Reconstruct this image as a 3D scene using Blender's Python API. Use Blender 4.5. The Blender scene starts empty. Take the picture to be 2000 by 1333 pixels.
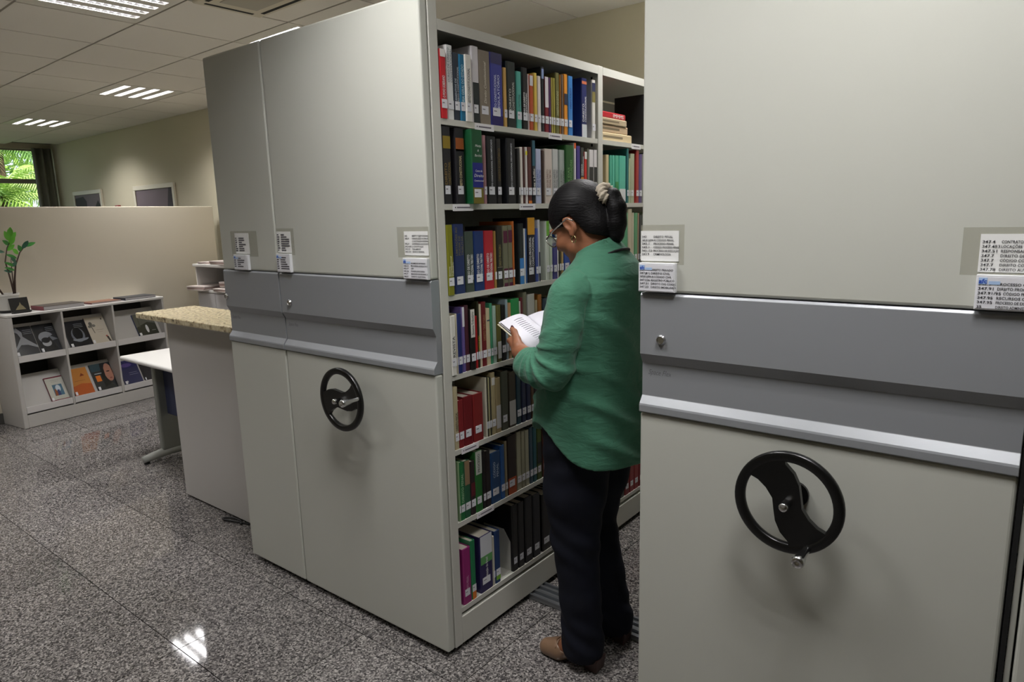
import bpy, bmesh, math, random
import numpy as np
from mathutils import Matrix, Vector
random.seed(7); R = math.radians
scn = bpy.context.scene
COL = scn.collection

# ------------------------------------------------------------------ camera
F = 1328.27                                   # focal length in pixels of the 2000 x 1333 frame
ya, pi_, ro = R(-38.389), R(10.548), R(1.482)
CAM = np.array([0.0, -1.494, 1.5])
cf = np.array([math.sin(ya)*math.cos(pi_), math.cos(ya)*math.cos(pi_), -math.sin(pi_)])
cr = np.array([math.cos(ya), -math.sin(ya), 0.0]); cd = np.cross(cf, cr)
cr, cd = cr*math.cos(ro)+cd*math.sin(ro), -cr*math.sin(ro)+cd*math.cos(ro)
cam = bpy.data.cameras.new('camera'); camo = bpy.data.objects.new('camera', cam); COL.objects.link(camo)
cam.sensor_width = 36; cam.lens = 36*F/2000; cam.clip_start = 0.02; cam.clip_end = 200
m = Matrix.Identity(4)
for i in range(3):
    m[i][0] = cr[i]; m[i][1] = -cd[i]; m[i][2] = -cf[i]; m[i][3] = CAM[i]
camo.matrix_world = m
scn.camera = camo
def ray(u, v): return cf+(u-1000)/F*cr+(v-666.5)/F*cd
def onX(u, v, x): q = ray(u, v); return CAM+q*((x-CAM[0])/q[0])
def onY(u, v, y): q = ray(u, v); return CAM+q*((y-CAM[1])/q[1])
def onZ(u, v, z): q = ray(u, v); return CAM+q*((z-CAM[2])/q[2])

# ------------------------------------------------------------------ light and exposure
scn.view_settings.view_transform = 'Standard'; scn.view_settings.look = 'None'
scn.view_settings.gamma = 1; scn.view_settings.use_curve_mapping = False
scn.view_settings.exposure = -0.1
world = bpy.data.worlds.new('world'); scn.world = world; world.use_nodes = True
bg = world.node_tree.nodes['Background']; bg.inputs[0].default_value = (0.80, 0.90, 1.0, 1); bg.inputs[1].default_value = 1.6
sun = bpy.data.lights.new('sun', 'SUN'); sun.energy = 5.0; sun.angle = R(1.5); sun.color = (1, .96, .86)
suno = bpy.data.objects.new('sun', sun); COL.objects.link(suno); suno.rotation_euler = (R(25), R(48), 0)
FIX_POWER = 15.0                              # watts of each ceiling luminaire

# ------------------------------------------------------------------ helpers
def lin(h):
    if isinstance(h, str):
        h = h.lstrip('#'); c = [int(h[i:i+2], 16)/255 for i in (0, 2, 4)]
    else: c = h
    return tuple((x/12.92 if x <= .04045 else ((x+.055)/1.055)**2.4) for x in c)
MATS = {}
def mat(color, rough=.5, metal=0., spec=.5, name=None, emit=None, bump=None, trans=0, alpha=1, var=0, coat=0):
    key = (str(color), rough, metal, spec, str(emit), str(bump), trans, alpha, var, coat)
    if key in MATS: return MATS[key]
    mt = bpy.data.materials.new(name or 'paint'); mt.use_nodes = True; nt = mt.node_tree
    b = nt.nodes['Principled BSDF']; c = lin(color)
    b.inputs['Base Color'].default_value = (*c, 1); b.inputs['Roughness'].default_value = rough
    b.inputs['Metallic'].default_value = metal; b.inputs['Specular IOR Level'].default_value = spec
    b.inputs['Coat Weight'].default_value = coat; b.inputs['Coat Roughness'].default_value = .15
    if trans: b.inputs['Transmission Weight'].default_value = trans
    if alpha < 1: b.inputs['Alpha'].default_value = alpha
    if emit: b.inputs['Emission Color'].default_value = (*lin(emit[0]), 1); b.inputs['Emission Strength'].default_value = emit[1]
    tc = nt.nodes.new('ShaderNodeTexCoord')
    if var:                                   # faint mottling of the colour
        n = nt.nodes.new('ShaderNodeTexNoise'); n.inputs['Scale'].default_value = 9; n.inputs['Detail'].default_value = 4
        nt.links.new(tc.outputs['Object'], n.inputs['Vector'])
        mx = nt.nodes.new('ShaderNodeMix'); mx.data_type = 'RGBA'
        mx.inputs['A'].default_value = (*[x*(1-var) for x in c], 1); mx.inputs['B'].default_value = (*[min(1, x*(1+var)) for x in c], 1)
        nt.links.new(n.outputs['Fac'], mx.inputs['Factor']); nt.links.new(mx.outputs['Result'], b.inputs['Base Color'])
    if bump:                                  # (scale, strength)
        n = nt.nodes.new('ShaderNodeTexNoise'); n.inputs['Scale'].default_value = bump[0]; n.inputs['Detail'].default_value = 3
        nt.links.new(tc.outputs['Object'], n.inputs['Vector'])
        bp = nt.nodes.new('ShaderNodeBump'); bp.inputs['Strength'].default_value = bump[1]; bp.inputs['Distance'].default_value = .002
        nt.links.new(n.outputs['Fac'], bp.inputs['Height']); nt.links.new(bp.outputs['Normal'], b.inputs['Normal'])
    MATS[key] = mt
    return mt
def ramp_mat(name, scale, stops, rough, detail=2, voro=False, coat=0, bump=0, world=False, stretch=None, rnd=0):
    mt = bpy.data.materials.new(name); mt.use_nodes = True; nt = mt.node_tree; b = nt.nodes['Principled BSDF']
    tc = nt.nodes.new('ShaderNodeTexCoord'); geo = nt.nodes.new('ShaderNodeNewGeometry')
    src = geo.outputs['Position'] if world else tc.outputs['Object']
    if stretch:
        mp = nt.nodes.new('ShaderNodeMapping'); mp.inputs['Scale'].default_value = stretch
        nt.links.new(src, mp.inputs['Vector']); src = mp.outputs['Vector']
    if voro:
        n = nt.nodes.new('ShaderNodeTexVoronoi'); n.inputs['Scale'].default_value = scale; n.inputs['Randomness'].default_value = 1
        nt.links.new(src, n.inputs['Vector'])
        s = nt.nodes.new('ShaderNodeSeparateColor'); nt.links.new(n.outputs['Color'], s.inputs[0]); fac = s.outputs[0]
    else:
        n = nt.nodes.new('ShaderNodeTexNoise'); n.inputs['Scale'].default_value = scale; n.inputs['Detail'].default_value = detail
        nt.links.new(src, n.inputs['Vector']); fac = n.outputs['Fac']
    rp = nt.nodes.new('ShaderNodeValToRGB'); nt.links.new(fac, rp.inputs['Fac'])
    el = rp.color_ramp.elements
    while len(el) < len(stops): el.new(.5)
    for e, (p, c) in zip(el, stops): e.position = p; e.color = (*lin(c), 1)
    out = rp.outputs['Color']
    if rnd:                                   # every piece a shade of its own
        oi = nt.nodes.new('ShaderNodeObjectInfo'); mr = nt.nodes.new('ShaderNodeMapRange')
        mr.inputs['To Min'].default_value = 1-rnd; mr.inputs['To Max'].default_value = 1+rnd
        nt.links.new(oi.outputs['Random'], mr.inputs['Value'])
        mx = nt.nodes.new('ShaderNodeMix'); mx.data_type = 'RGBA'; mx.blend_type = 'MULTIPLY'; mx.inputs['Factor'].default_value = 1
        nt.links.new(out, mx.inputs['A']); nt.links.new(mr.outputs['Result'], mx.inputs['B']); out = mx.outputs['Result']
    nt.links.new(out, b.inputs['Base Color'])
    b.inputs['Roughness'].default_value = rough; b.inputs['Coat Weight'].default_value = coat; b.inputs['Coat Roughness'].default_value = .05
    if bump:
        bp = nt.nodes.new('ShaderNodeBump'); bp.inputs['Strength'].default_value = bump; bp.inputs['Distance'].default_value = .003
        nt.links.new(fac, bp.inputs['Height']); nt.links.new(bp.outputs['Normal'], b.inputs['Normal'])
    return mt
def link(o, parent=None, local=None):
    COL.objects.link(o)
    if parent is not None: o.parent = parent
    if local is not None: o.matrix_local = local
    return o
def tag(o, label=None, cat=None, group=None, kind=None):
    if label: o['label'] = label
    if cat: o['category'] = cat
    if group: o['group'] = group
    if kind: o['kind'] = kind
    return o
def empty(name, loc=(0, 0, 0), rz=0, label=None, cat=None, group=None):
    o = bpy.data.objects.new(name, None); o.empty_display_size = .05; COL.objects.link(o)
    o.location = loc; o.rotation_euler = (0, 0, rz); return tag(o, label, cat, group)
class MB:
    def __init__(s): s.v = []; s.f = []
    def add(s, vs, fs):
        n = len(s.v); s.v += [tuple(map(float, p)) for p in vs]; s.f += [tuple(i+n for i in q) for q in fs]; return s
    def box(s, x0, x1, y0, y1, z0, z1):
        x0, x1 = sorted((x0, x1)); y0, y1 = sorted((y0, y1)); z0, z1 = sorted((z0, z1))
        return s.add([(x, y, z) for z in (z0, z1) for y in (y0, y1) for x in (x0, x1)],
                     [(0, 2, 3, 1), (4, 5, 7, 6), (0, 1, 5, 4), (2, 6, 7, 3), (0, 4, 6, 2), (1, 3, 7, 5)])
    def prism(s, poly, fn, t0, t1):
        """poly of 2D points (ccw), fn(a,b,t)->xyz"""
        n = len(poly); vs = [fn(a, b, t0) for a, b in poly]+[fn(a, b, t1) for a, b in poly]
        return s.add(vs, [tuple(range(n))[::-1], tuple(range(n, 2*n))]+[(i, (i+1) % n, n+(i+1) % n, n+i) for i in range(n)])
    def tube(s, pts, rad, seg=10, caps=True):
        pts = [Vector(p) for p in pts]; n = len(pts)
        rad = rad if hasattr(rad, '__len__') else [rad]*n
        vs = []; up = None
        for i, p in enumerate(pts):
            t = (pts[min(i+1, n-1)]-pts[max(i-1, 0)]).normalized()
            if up is None: up = t.orthogonal().normalized()
            up = (up-t*up.dot(t)).normalized(); w = t.cross(up)
            vs += [p+(up*math.cos(2*math.pi*k/seg)+w*math.sin(2*math.pi*k/seg))*rad[i] for k in range(seg)]
        fs = [(i*seg+k, i*seg+(k+1) % seg, (i+1)*seg+(k+1) % seg, (i+1)*seg+k) for i in range(n-1) for k in range(seg)]
        if caps: fs += [tuple(range(seg))[::-1], tuple((n-1)*seg+k for k in range(seg))]
        return s.add(vs, fs)
    def torus(s, c, ax, R0, r0, n=32, m_=8, sx=1, upv=None):
        ax = Vector(ax).normalized(); u = (Vector(upv) if upv is not None else ax.orthogonal()).normalized(); u = (u-ax*u.dot(ax)).normalized(); w = ax.cross(u); c = Vector(c)
        vs = []
        for i in range(n):
            a = 2*math.pi*i/n; d = u*math.cos(a)*sx+w*math.sin(a)
            for k in range(m_):
                b = 2*math.pi*k/m_; vs.append(c+d*R0+(d.normalized()*math.cos(b)+ax*math.sin(b))*r0)
        return s.add(vs, [(i*m_+k, ((i+1) % n)*m_+k, ((i+1) % n)*m_+(k+1) % m_, i*m_+(k+1) % m_) for i in range(n) for k in range(m_)])
    def lathe(s, prof, c, ax, seg=24):
        """prof [(r, h)] around axis ax from c"""
        ax = Vector(ax).normalized(); u = ax.orthogonal().normalized(); w = ax.cross(u); c = Vector(c); n = len(prof)
        vs = [c+ax*h+(u*math.cos(2*math.pi*k/seg)+w*math.sin(2*math.pi*k/seg))*r for r, h in prof for k in range(seg)]
        fs = [(i*seg+k, i*seg+(k+1) % seg, (i+1)*seg+(k+1) % seg, (i+1)*seg+k) for i in range(n-1) for k in range(seg)]
        fs += [tuple(range(seg))[::-1], tuple((n-1)*seg+k for k in range(seg))]
        return s.add(vs, fs)
    def mesh(s, name, mt, smooth=False):
        me = bpy.data.meshes.new(name); me.from_pydata(s.v, [], s.f); me.validate()
        if mt: me.materials.append(mt)
        bm = bmesh.new(); bm.from_mesh(me); bmesh.ops.recalc_face_normals(bm, faces=bm.faces); bm.to_mesh(me); bm.free()
        if smooth: me.shade_smooth()
        return me
    def build(s, name, mt, parent=None, bevel=0, smooth=False, seg=2, local=None):
        o = bpy.data.objects.new(name, s.mesh(name, mt, smooth)); link(o, parent, local)
        if bevel:
            b = o.modifiers.new('bevel', 'BEVEL'); b.width = bevel; b.segments = seg; b.limit_method = 'ANGLE'; b.angle_limit = R(35)
            b.harden_normals = False
        return o
def box(name, x0, x1, y0, y1, z0, z1, mt, parent=None, bevel=0): return MB().box(x0, x1, y0, y1, z0, z1).build(name, mt, parent, bevel)
TEXTS = []
def text(s, size, origin, xd, yd, mt, parent, name='lettering', align='LEFT', width=None, shear=0, extr=.0002, bold=0):
    """queued; origin/xd/yd in the parent's space"""
    TEXTS.append((s, size, origin, xd, yd, mt, parent, name, align, width, shear, extr, bold))
def flush_texts():
    made = []
    for (s, size, og, xd, yd, mt, parent, name, align, width, shear, extr, bold) in TEXTS:
        cu = bpy.data.curves.new('t', 'FONT'); cu.body = s; cu.size = size; cu.align_x = align; cu.resolution_u = 2; cu.shear = shear; cu.offset = bold
        ob = bpy.data.objects.new('t', cu); COL.objects.link(ob); made.append(ob)
    bpy.context.view_layer.update(); dg = bpy.context.evaluated_depsgraph_get()
    for ob, (s, size, og, xd, yd, mt, parent, name, align, width, shear, extr, bold) in zip(made, TEXTS):
        me = bpy.data.meshes.new_from_object(ob.evaluated_get(dg)); me.name = name
        if len(me.vertices) == 0: continue
        if width:
            co = np.empty(len(me.vertices)*3); me.vertices.foreach_get('co', co); co = co.reshape(-1, 3)
            w = co[:, 0].max()-co[:, 0].min(); co[:, 0] *= width/w; me.vertices.foreach_set('co', co.ravel())
        me.materials.clear(); me.materials.append(mt)
        x, y = Vector(xd).normalized(), Vector(yd).normalized(); z = x.cross(y)
        M = Matrix.Identity(4)
        for i in range(3): M[i][0] = x[i]; M[i][1] = y[i]; M[i][2] = z[i]; M[i][3] = og[i]
        o = bpy.data.objects.new(name, me); link(o, parent, M)
    for ob in made:
        cu = ob.data; bpy.data.objects.remove(ob); bpy.data.curves.remove(cu)

# ------------------------------------------------------------------ materials
PAINT = mat('#c1c2b9', .38, spec=.4, name='grey_beige_enamel', bump=(900, .04))
PAINT2 = mat('#c4c3ba', .5, spec=.4, name='shelf_enamel')
BAND = mat('#96999d', .38, metal=.2, name='grey_metal_band')
GAP = mat('#0c0c0c', .8, name='dark_gap')
BLACK = mat('#0b0b0b', .3, name='black_plastic', spec=.5)
CHROME = mat('#c9c9c9', .22, metal=1, name='chrome')
ALU = mat('#9da0a3', .35, metal=.8, name='aluminium')
WALL = mat('#cec6ad', .85, name='cream_wall', bump=(220, .08))
PART = mat('#cdc5b4', .8, name='cream_partition', bump=(220, .08))
CEIL = mat('#e2ddd4', .9, name='ceiling_board', bump=(400, .15))
WHITE = mat('#e8e8e6', .5, name='white_card')
INK = mat('#2b2b30', .7, name='printed_ink')
LAM = mat('#bdbab6', .45, name='grey_laminate')
LAMW = mat('#d2d0cd', .4, name='white_laminate')
PAGES = mat('#ddd6c6', .8, name='paper_pages', var=.06)
GRANITE = ramp_mat('speckled_granite', 185, [(0, '#2e2c2c'), (.25, '#4d4a4a'), (.5, '#6a6665'), (.8, '#898481'), (1, '#aaa5a1')], .055, voro=True, world=True, rnd=.09)
# ------------------------------------------------------------------ room shell
TH = R(-1.55)                                  # the far wall and the ceiling grid stand a little askew to the shelving
ZC = 2.6
def rot(x, y):                                 # room frame (pivot X=-4, Y=0) -> world
    c, s = math.cos(TH), math.sin(TH); return (-4+c*(x+4)-s*y, s*(x+4)+c*y)
LX = -11.15; RX = 2.6; FY = 2.09; BY = -4.2
def quad_wall(name, p, q, z0, z1, t, mt):      # wall from p to q, thickness t to its right-hand back
    p = Vector((*p, 0)); q = Vector((*q, 0)); d = (q-p).normalized(); n = Vector((-d.y, d.x, 0))*t
    o = MB().add([p+Vector((0, 0, z0)), q+Vector((0, 0, z0)), q+n+Vector((0, 0, z0)), p+n+Vector((0, 0, z0)), p+Vector((0, 0, z1)), q+Vector((0, 0, z1)), q+n+Vector((0, 0, z1)), p+n+Vector((0, 0, z1))],
                 [(0, 1, 2, 3), (4, 5, 6, 7), (0, 1, 5, 4), (2, 3, 7, 6), (1, 2, 6, 5), (3, 0, 4, 7)]).build(name, mt)
    return tag(o, kind='structure')
# floor: slab in joint colour + one granite tile each
floor = tag(box('floor', LX-.3, RX+.3, BY-.3, 2.6, -.06, -.008, mat('#191817', .9)), kind='structure')
TX, TY = .4725, .4475
tile_me = MB().box(.0017, TX-.0017, .0017, TY-.0017, -.0075, 0).mesh('tile', GRANITE)
n = 0
for i in range(-12, 8):
    for j in range(-4, 6):
        x, y = -1.85+i*TX, -.081+j*TY
        if x < -6.95 or x > .9 or y > 2.0: continue
        o = bpy.data.objects.new('tile', tile_me); link(o, floor); o.location = (x, y, 0); n += 1
# the rest of the floor, out of view, as one field of the same tiles
fb = MB()
for i in range(-24, 12):
    for j in range(-10, 6):
        x, y = -1.85+i*TX, -.081+j*TY
        if x+TX > RX+.2 or (j >= -4 and not (x < -6.95 or x > .9 or y > 2.0)) or y > 2.3: continue
        fb.box(x+.0017, x+TX-.0017, y+.0017, y+TY-.0017, -.0075, 0)
o = fb.build('tile_field', GRANITE, floor); tag(o, kind='stuff')

wall_far = quad_wall('wall_far', rot(LX-.3, FY), rot(RX+.5, FY), 0, ZC+.1, .15, WALL)
quad_wall('wall_right', (RX, 2.6), (RX, BY), 0, ZC+.1, .15, WALL)
quad_wall('wall_near', (RX+.1, BY), (LX-.1, BY), 0, ZC+.1, .15, WALL)
# left wall with its window opening
wl = MB(); WZ0, WZ1, WY0, WY1 = .95, 2.55, -1.2, 2.24
wl.box(LX-.15, LX, BY-.15, WY0, 0, ZC+.1); wl.box(LX-.15, LX, WY1, 2.5, 0, ZC+.1); wl.box(LX-.15, LX, WY0, WY1, 0, WZ0); wl.box(LX-.15, LX, WY0, WY1, WZ1, ZC+.1)
tag(wl.build('wall_left', WALL), kind='structure')
# window
win = empty('window_1', (LX-.08, 0, 0)); tag(win, kind='structure')
FR = mat('#8b857b', .5, name='window_frame')
wf = MB(); wf.box(-.03, .03, WY0, WY1, WZ0, WZ0+.05); wf.box(-.03, .03, WY0, WY1, WZ1-.02, WZ1)
for y in (WY0, .05, WY1-.05): wf.box(-.03, .03, y, y+.05, WZ0, WZ1)
wf.box(-.03, .03, WY0, WY1, 2.09, 2.15)
wf.build('window_frame', FR, win)
GLASS = mat('#ffffff', .02, trans=1, spec=.3, name='glass'); GLASS.node_tree.nodes['Principled BSDF'].inputs['IOR'].default_value = 1.02
for y0, y1 in ((WY0+.05, .05), (.1, WY1-.05)):
    for z0, z1 in ((WZ0+.05, 2.09), (2.15, WZ1-.02)): box('pane', -.003, .003, y0, y1, z0, z1, GLASS, win)
# curtain gathered at the end of the window
cm = MB(); K = 60; CY0, CY1 = 2.03, 2.262
for k in range(K+1):
    t = k/K; y = CY0+(CY1-CY0)*t; x = LX+.07+.03*math.sin(t*2*math.pi*2.6)
    cm.v += [(x, y, .06), (x, y, 2.56)]
cm.f = [(2*k, 2*k+2, 2*k+3, 2*k+1) for k in range(K)]
o = cm.build('curtain', mat('#92938b', .85, name='grey_curtain', bump=(500, .1)), smooth=True)
sm = o.modifiers.new('thick', 'SOLIDIFY'); sm.thickness = .004
tag(o, 'grey folded curtain drawn to the end of the window', 'curtain')
# half-height partition the low bookcase stands against, with its dark skirting
U = Vector((-math.sin(R(7.5)), math.cos(R(7.5)), 0)); N = Vector((math.cos(R(7.5)), math.sin(R(7.5)), 0))
P0 = Vector((-6.28, .06, 0))
def pbox(mb, a0, a1, b0, b1, z0, z1):          # along U, off the face along N
    cs = [P0+U*a+N*b for a, b in ((a0, b0), (a1, b0), (a1, b1), (a0, b1))]
    mb.add([(c.x, c.y, z) for z in (z0, z1) for c in cs], [(0, 1, 2, 3), (4, 5, 6, 7), (0, 1, 5, 4), (1, 2, 6, 5), (2, 3, 7, 6), (3, 0, 4, 7)]); return mb
tag(pbox(MB(), -2.6, 2.02, -.1, 0, 0, 1.655).build('wall_partition', PART, bevel=.006), kind='structure')
tag(pbox(MB(), -2.6, 2.0, .0005, .014, 0.0005, .085).build('baseboard_partition', mat('#4c4b49', .3, name='dark_granite_skirting', var=.2), bevel=.002), kind='structure')

# ceiling: dark slab, one board per grid cell
CEILROT = Matrix.Translation((-4, 0, 0)) @ Matrix.Rotation(TH, 4, 'Z')
ceil = MB().box(LX+3.6, RX+4.4, BY-.3, 2.3, ZC+.025, ZC+.14).build('ceiling', mat('#524d46', .9))
ceil.matrix_world = CEILROT; tag(ceil, kind='structure')
GX, GY = .611, .5725; GX0, GY0 = -.150, .415    # local: a joint at X=-4.157 / Y=.415
def cell(i, j): return GX0+i*GX, GY0+j*GY
LUM = {(0, -1): 'Y', (0, 1): 'X', (-4, 1): 'X', (-8, 1): 'X', (4, 1): 'X', (4, -2): 'X', (6, -2): 'X', (0, -4): 'X', (-4, -3): 'X', (-8, -3): 'X'}
AC = (1, 0)
bd = MB().box(.006, GX-.006, .006, GY-.006, -.0, .02)
bd_me = bd.mesh('ceiling_board', CEIL)
rest = MB()
for i in range(-12, 11):
    for j in range(-8, 3):
        x, y = cell(i, j)
        if (i, j) in LUM or (i, j) == AC: continue
        if j == 2:
            if i < -11 or i > 9: continue
            o = bpy.data.objects.new('ceiling_board', MB().box(.006, GX-.006, .006, FY-y-.002, 0, .02).mesh('ceiling_board', CEIL)); link(o, ceil); o.location = (x, y, ZC); continue
        if -12 < i < 5 and j >= -2:
            o = bpy.data.objects.new('ceiling_board', bd_me); link(o, ceil); o.location = (x, y, ZC)
        elif x < RX+3.9: rest.box(x+.004, x+GX-.004, y+.004, y+GY-.004, ZC, ZC+.02)
tag(rest.build('ceiling_board_field', CEIL, ceil), kind='stuff')
# luminaires: white tray, four reflector troughs with a tube and cross louvres, and the light they give
TRAY = mat('#d6d2c8', .5, name='luminaire_tray'); REFL = mat('#e6e6e6', .25, metal=.9, name='reflector')
TUBE = mat('#ffffff', .4, emit=('#f6f3ff', 22.0), name='fluorescent_tube')
CROSS = mat('#dcdcd8', .3, metal=.3, name='louvre')
def luminaire(i, j, d, label):
    x, y = cell(i, j)
    e = empty('ceiling_light', (0, 0, 0), 0, label, 'ceiling light', 'fluorescent ceiling lights')
    e.matrix_world = CEILROT @ Matrix.Translation((x+GX/2, y+GY/2, ZC)) @ Matrix.Rotation(R(90) if d == 'Y' else 0, 4, 'Z')
    w, l = (GY, GX) if d == 'X' else (GX, GY)  # w across the tubes, l along them
    hx, hy = l/2-.005, w/2-.005
    pitch = .115; ys = [(k-1.5)*pitch for k in range(4)]; hl = hx-.035; hw = .026
    t = MB(); t.box(-hx, hx, -hy, hy, .05, .06)
    t.box(-hx, -hl, -hy, hy, 0, .05); t.box(hl, hx, -hy, hy, 0, .05)
    edges = [-hy]+[v for c in ys for v in (c-hw, c+hw)]+[hy]
    for a, b in zip(edges[0::2], edges[1::2]): t.box(-hl, hl, a, b, 0, .05)
    t.build('tray', TRAY, e)
    tb_me = None
    for c in ys:
        MB().add([(-hl, c-hw, .004), (hl, c-hw, .004), (hl, c-.008, .048), (-hl, c-.008, .048), (-hl, c+hw, .004), (hl, c+hw, .004), (hl, c+.008, .048), (-hl, c+.008, .048)],
                 [(0, 1, 2, 3), (4, 7, 6, 5), (3, 2, 6, 7)]).build('reflector', REFL, e)
        MB().tube([(-hl+.02, c, .026), (hl-.02, c, .026)], .0115, 8).build('tube', TUBE, e)
        lv = MB()
        for k in range(1, 14): lx = -hl+2*hl*k/14; lv.box(lx-.0015, lx+.0015, c-hw+.002, c+hw-.002, .004, .014)
        tag(lv.build('louvre', CROSS, e), kind='stuff')
    for c in ys:                                # the light leaving each trough
        la = bpy.data.lights.new('luminaire_light', 'AREA'); la.shape = 'RECTANGLE'; la.size = 2*hl-.04; la.size_y = 2*hw-.006; la.energy = FIX_POWER/4
        la.spread = R(132); la.color = (1.0, .985, .96)
        lo = bpy.data.objects.new('luminaire_light', la); link(lo, e); lo.location = (0, c, .003)
    return e
LB = {(0, -1): 'large four tube ceiling light at the top left of the picture', (0, 1): 'four tube ceiling light half hidden behind the shelving top',
      (-4, 1): 'four tube ceiling light above the low bookcase', (-8, 1): 'four tube ceiling light nearest the window', (4, 1): 'four tube ceiling light above the aisle with the woman',
      (4, -2): 'four tube ceiling light in front of the shelving aisle', (6, -2): 'four tube ceiling light in front of the right shelving units', 
      (0, -4): 'four tube ceiling light over the open floor before the counter', (-4, -3): 'four tube ceiling light over the floor before the low bookcase', (-8, -3): 'four tube ceiling light in the corner beyond the partition'}
for (i, j), d in LUM.items(): luminaire(i, j, d, LB[(i, j)])
# air-conditioning cassette
ac = empty('air_conditioner', (0, 0, 0), 0, 'white ceiling cassette air conditioner above the shelving', 'air conditioner')
ac.matrix_world = CEILROT @ Matrix.Translation((*cell(*AC), ZC))
ax0, ax1, ay0, ay1 = .03, GX-.004, .004, GY-.19
ACW = mat('#c9c2ae', .5, name='cassette_plastic')
MB().box(.004, GX-.004, .004, GY-.004, .002, .02).build('surround', CEIL, ac)
MB().box(ax0, ax1, ay0, ay1, -.022, .004).build('panel', ACW, ac, bevel=.02, seg=3)
for k, (a, b, c, d) in enumerate(((.07, .09, .05, ay1-.07), (.12, ax1-.06, ay1-.05, ay1-.03), (.12, ax1-.06, .03, .05))):
    box('air_slot', a, b, c, d, -.0235, -.0215, GAP, ac)
box('grille', .15, ax1-.09, .09, ay1-.09, -.025, -.0215, mat('#a8a294', .6), ac, .002)
# ------------------------------------------------------------------ mobile shelving
ZSH = [1.794, 1.537, 1.250, .987, .730, .472, .156]
def hand_wheel(unit, xc, ang):
    """spoked crank wheel: rim + S-shaped web; local frame a to the right, b up, facing -Y"""
    RW = .114; yc = -.062; zc = .878
    hw = MB()
    prof = []                                  # rim cross-section (r, y)
    ri, ro_ = .80*RW, RW
    for k in range(12):
        t = 2*math.pi*k/12; c_, s_ = math.cos(t), math.sin(t); prof.append(((ri+ro_)/2+math.copysign(abs(c_)**.55, c_)*(ro_-ri)/2, .0085*math.copysign(abs(s_)**.55, s_)))
    n = 56; vs = []; fs = []
    for i in range(n):
        t = 2*math.pi*i/n
        for r_, y_ in prof: vs.append((r_*math.cos(t), y_, r_*math.sin(t)))
    for i in range(n):
        for k in range(12): fs.append((i*12+k, ((i+1) % n)*12+k, ((i+1) % n)*12+(k+1) % 12, i*12+(k+1) % 12))
    hw.add(vs, fs)
    A = [(-.06, .76), (.10, .60), (.20, .39), (.24, .16), (.27, -.05), (.40, -.235), (.55, -.36), (.72, -.43)]
    B = [(-a, -b) for a, b in A]
    def arc(p, q):
        t0, t1 = math.atan2(p[1], p[0]), math.atan2(q[1], q[0])
        while t1 > t0: t1 -= 2*math.pi
        return [(.86*math.cos(t0+(t1-t0)*k/8), .86*math.sin(t0+(t1-t0)*k/8)) for k in range(9)]
    poly = A+arc(A[-1], B[0])+B+arc(B[-1], A[0])
    hw.prism([(a*RW, b*RW) for a, b in poly], lambda a, b, t: (a, t, b), -.0076, .006)
    M = Matrix.Translation((xc, yc, zc)) @ Matrix.Rotation(ang, 4, 'Y')
    o = hw.build('hand_wheel', BLACK, unit, smooth=False, local=M)
    for p in o.data.polygons: p.use_smooth = p.index < n*12
    MB().lathe([(.0095, 0), (.0095, .026), (.0085, .0285), (.0, .029)], (0, -.007, 0), (0, -1, 0)).build('hub_bolt', CHROME, o, smooth=True)
    hx, hz = .40*RW*1.0, -.80*RW
    MB().lathe([(.0085, 0), (.0075, .006), (.008, .03), (.0125, .058), (.0135, .068), (.011, .074), (.006, .0745), (.0, .073)], (hx, -.006, hz), (0, -1, 0)).build('crank_handle', CHROME, o, smooth=True)
    MB().lathe([(.014, 0), (.014, .052), (.028, .0522), (.028, .060)], (0, .0005, 0), (0, 1, 0)).build('shaft', BLACK, o)
    return o
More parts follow.
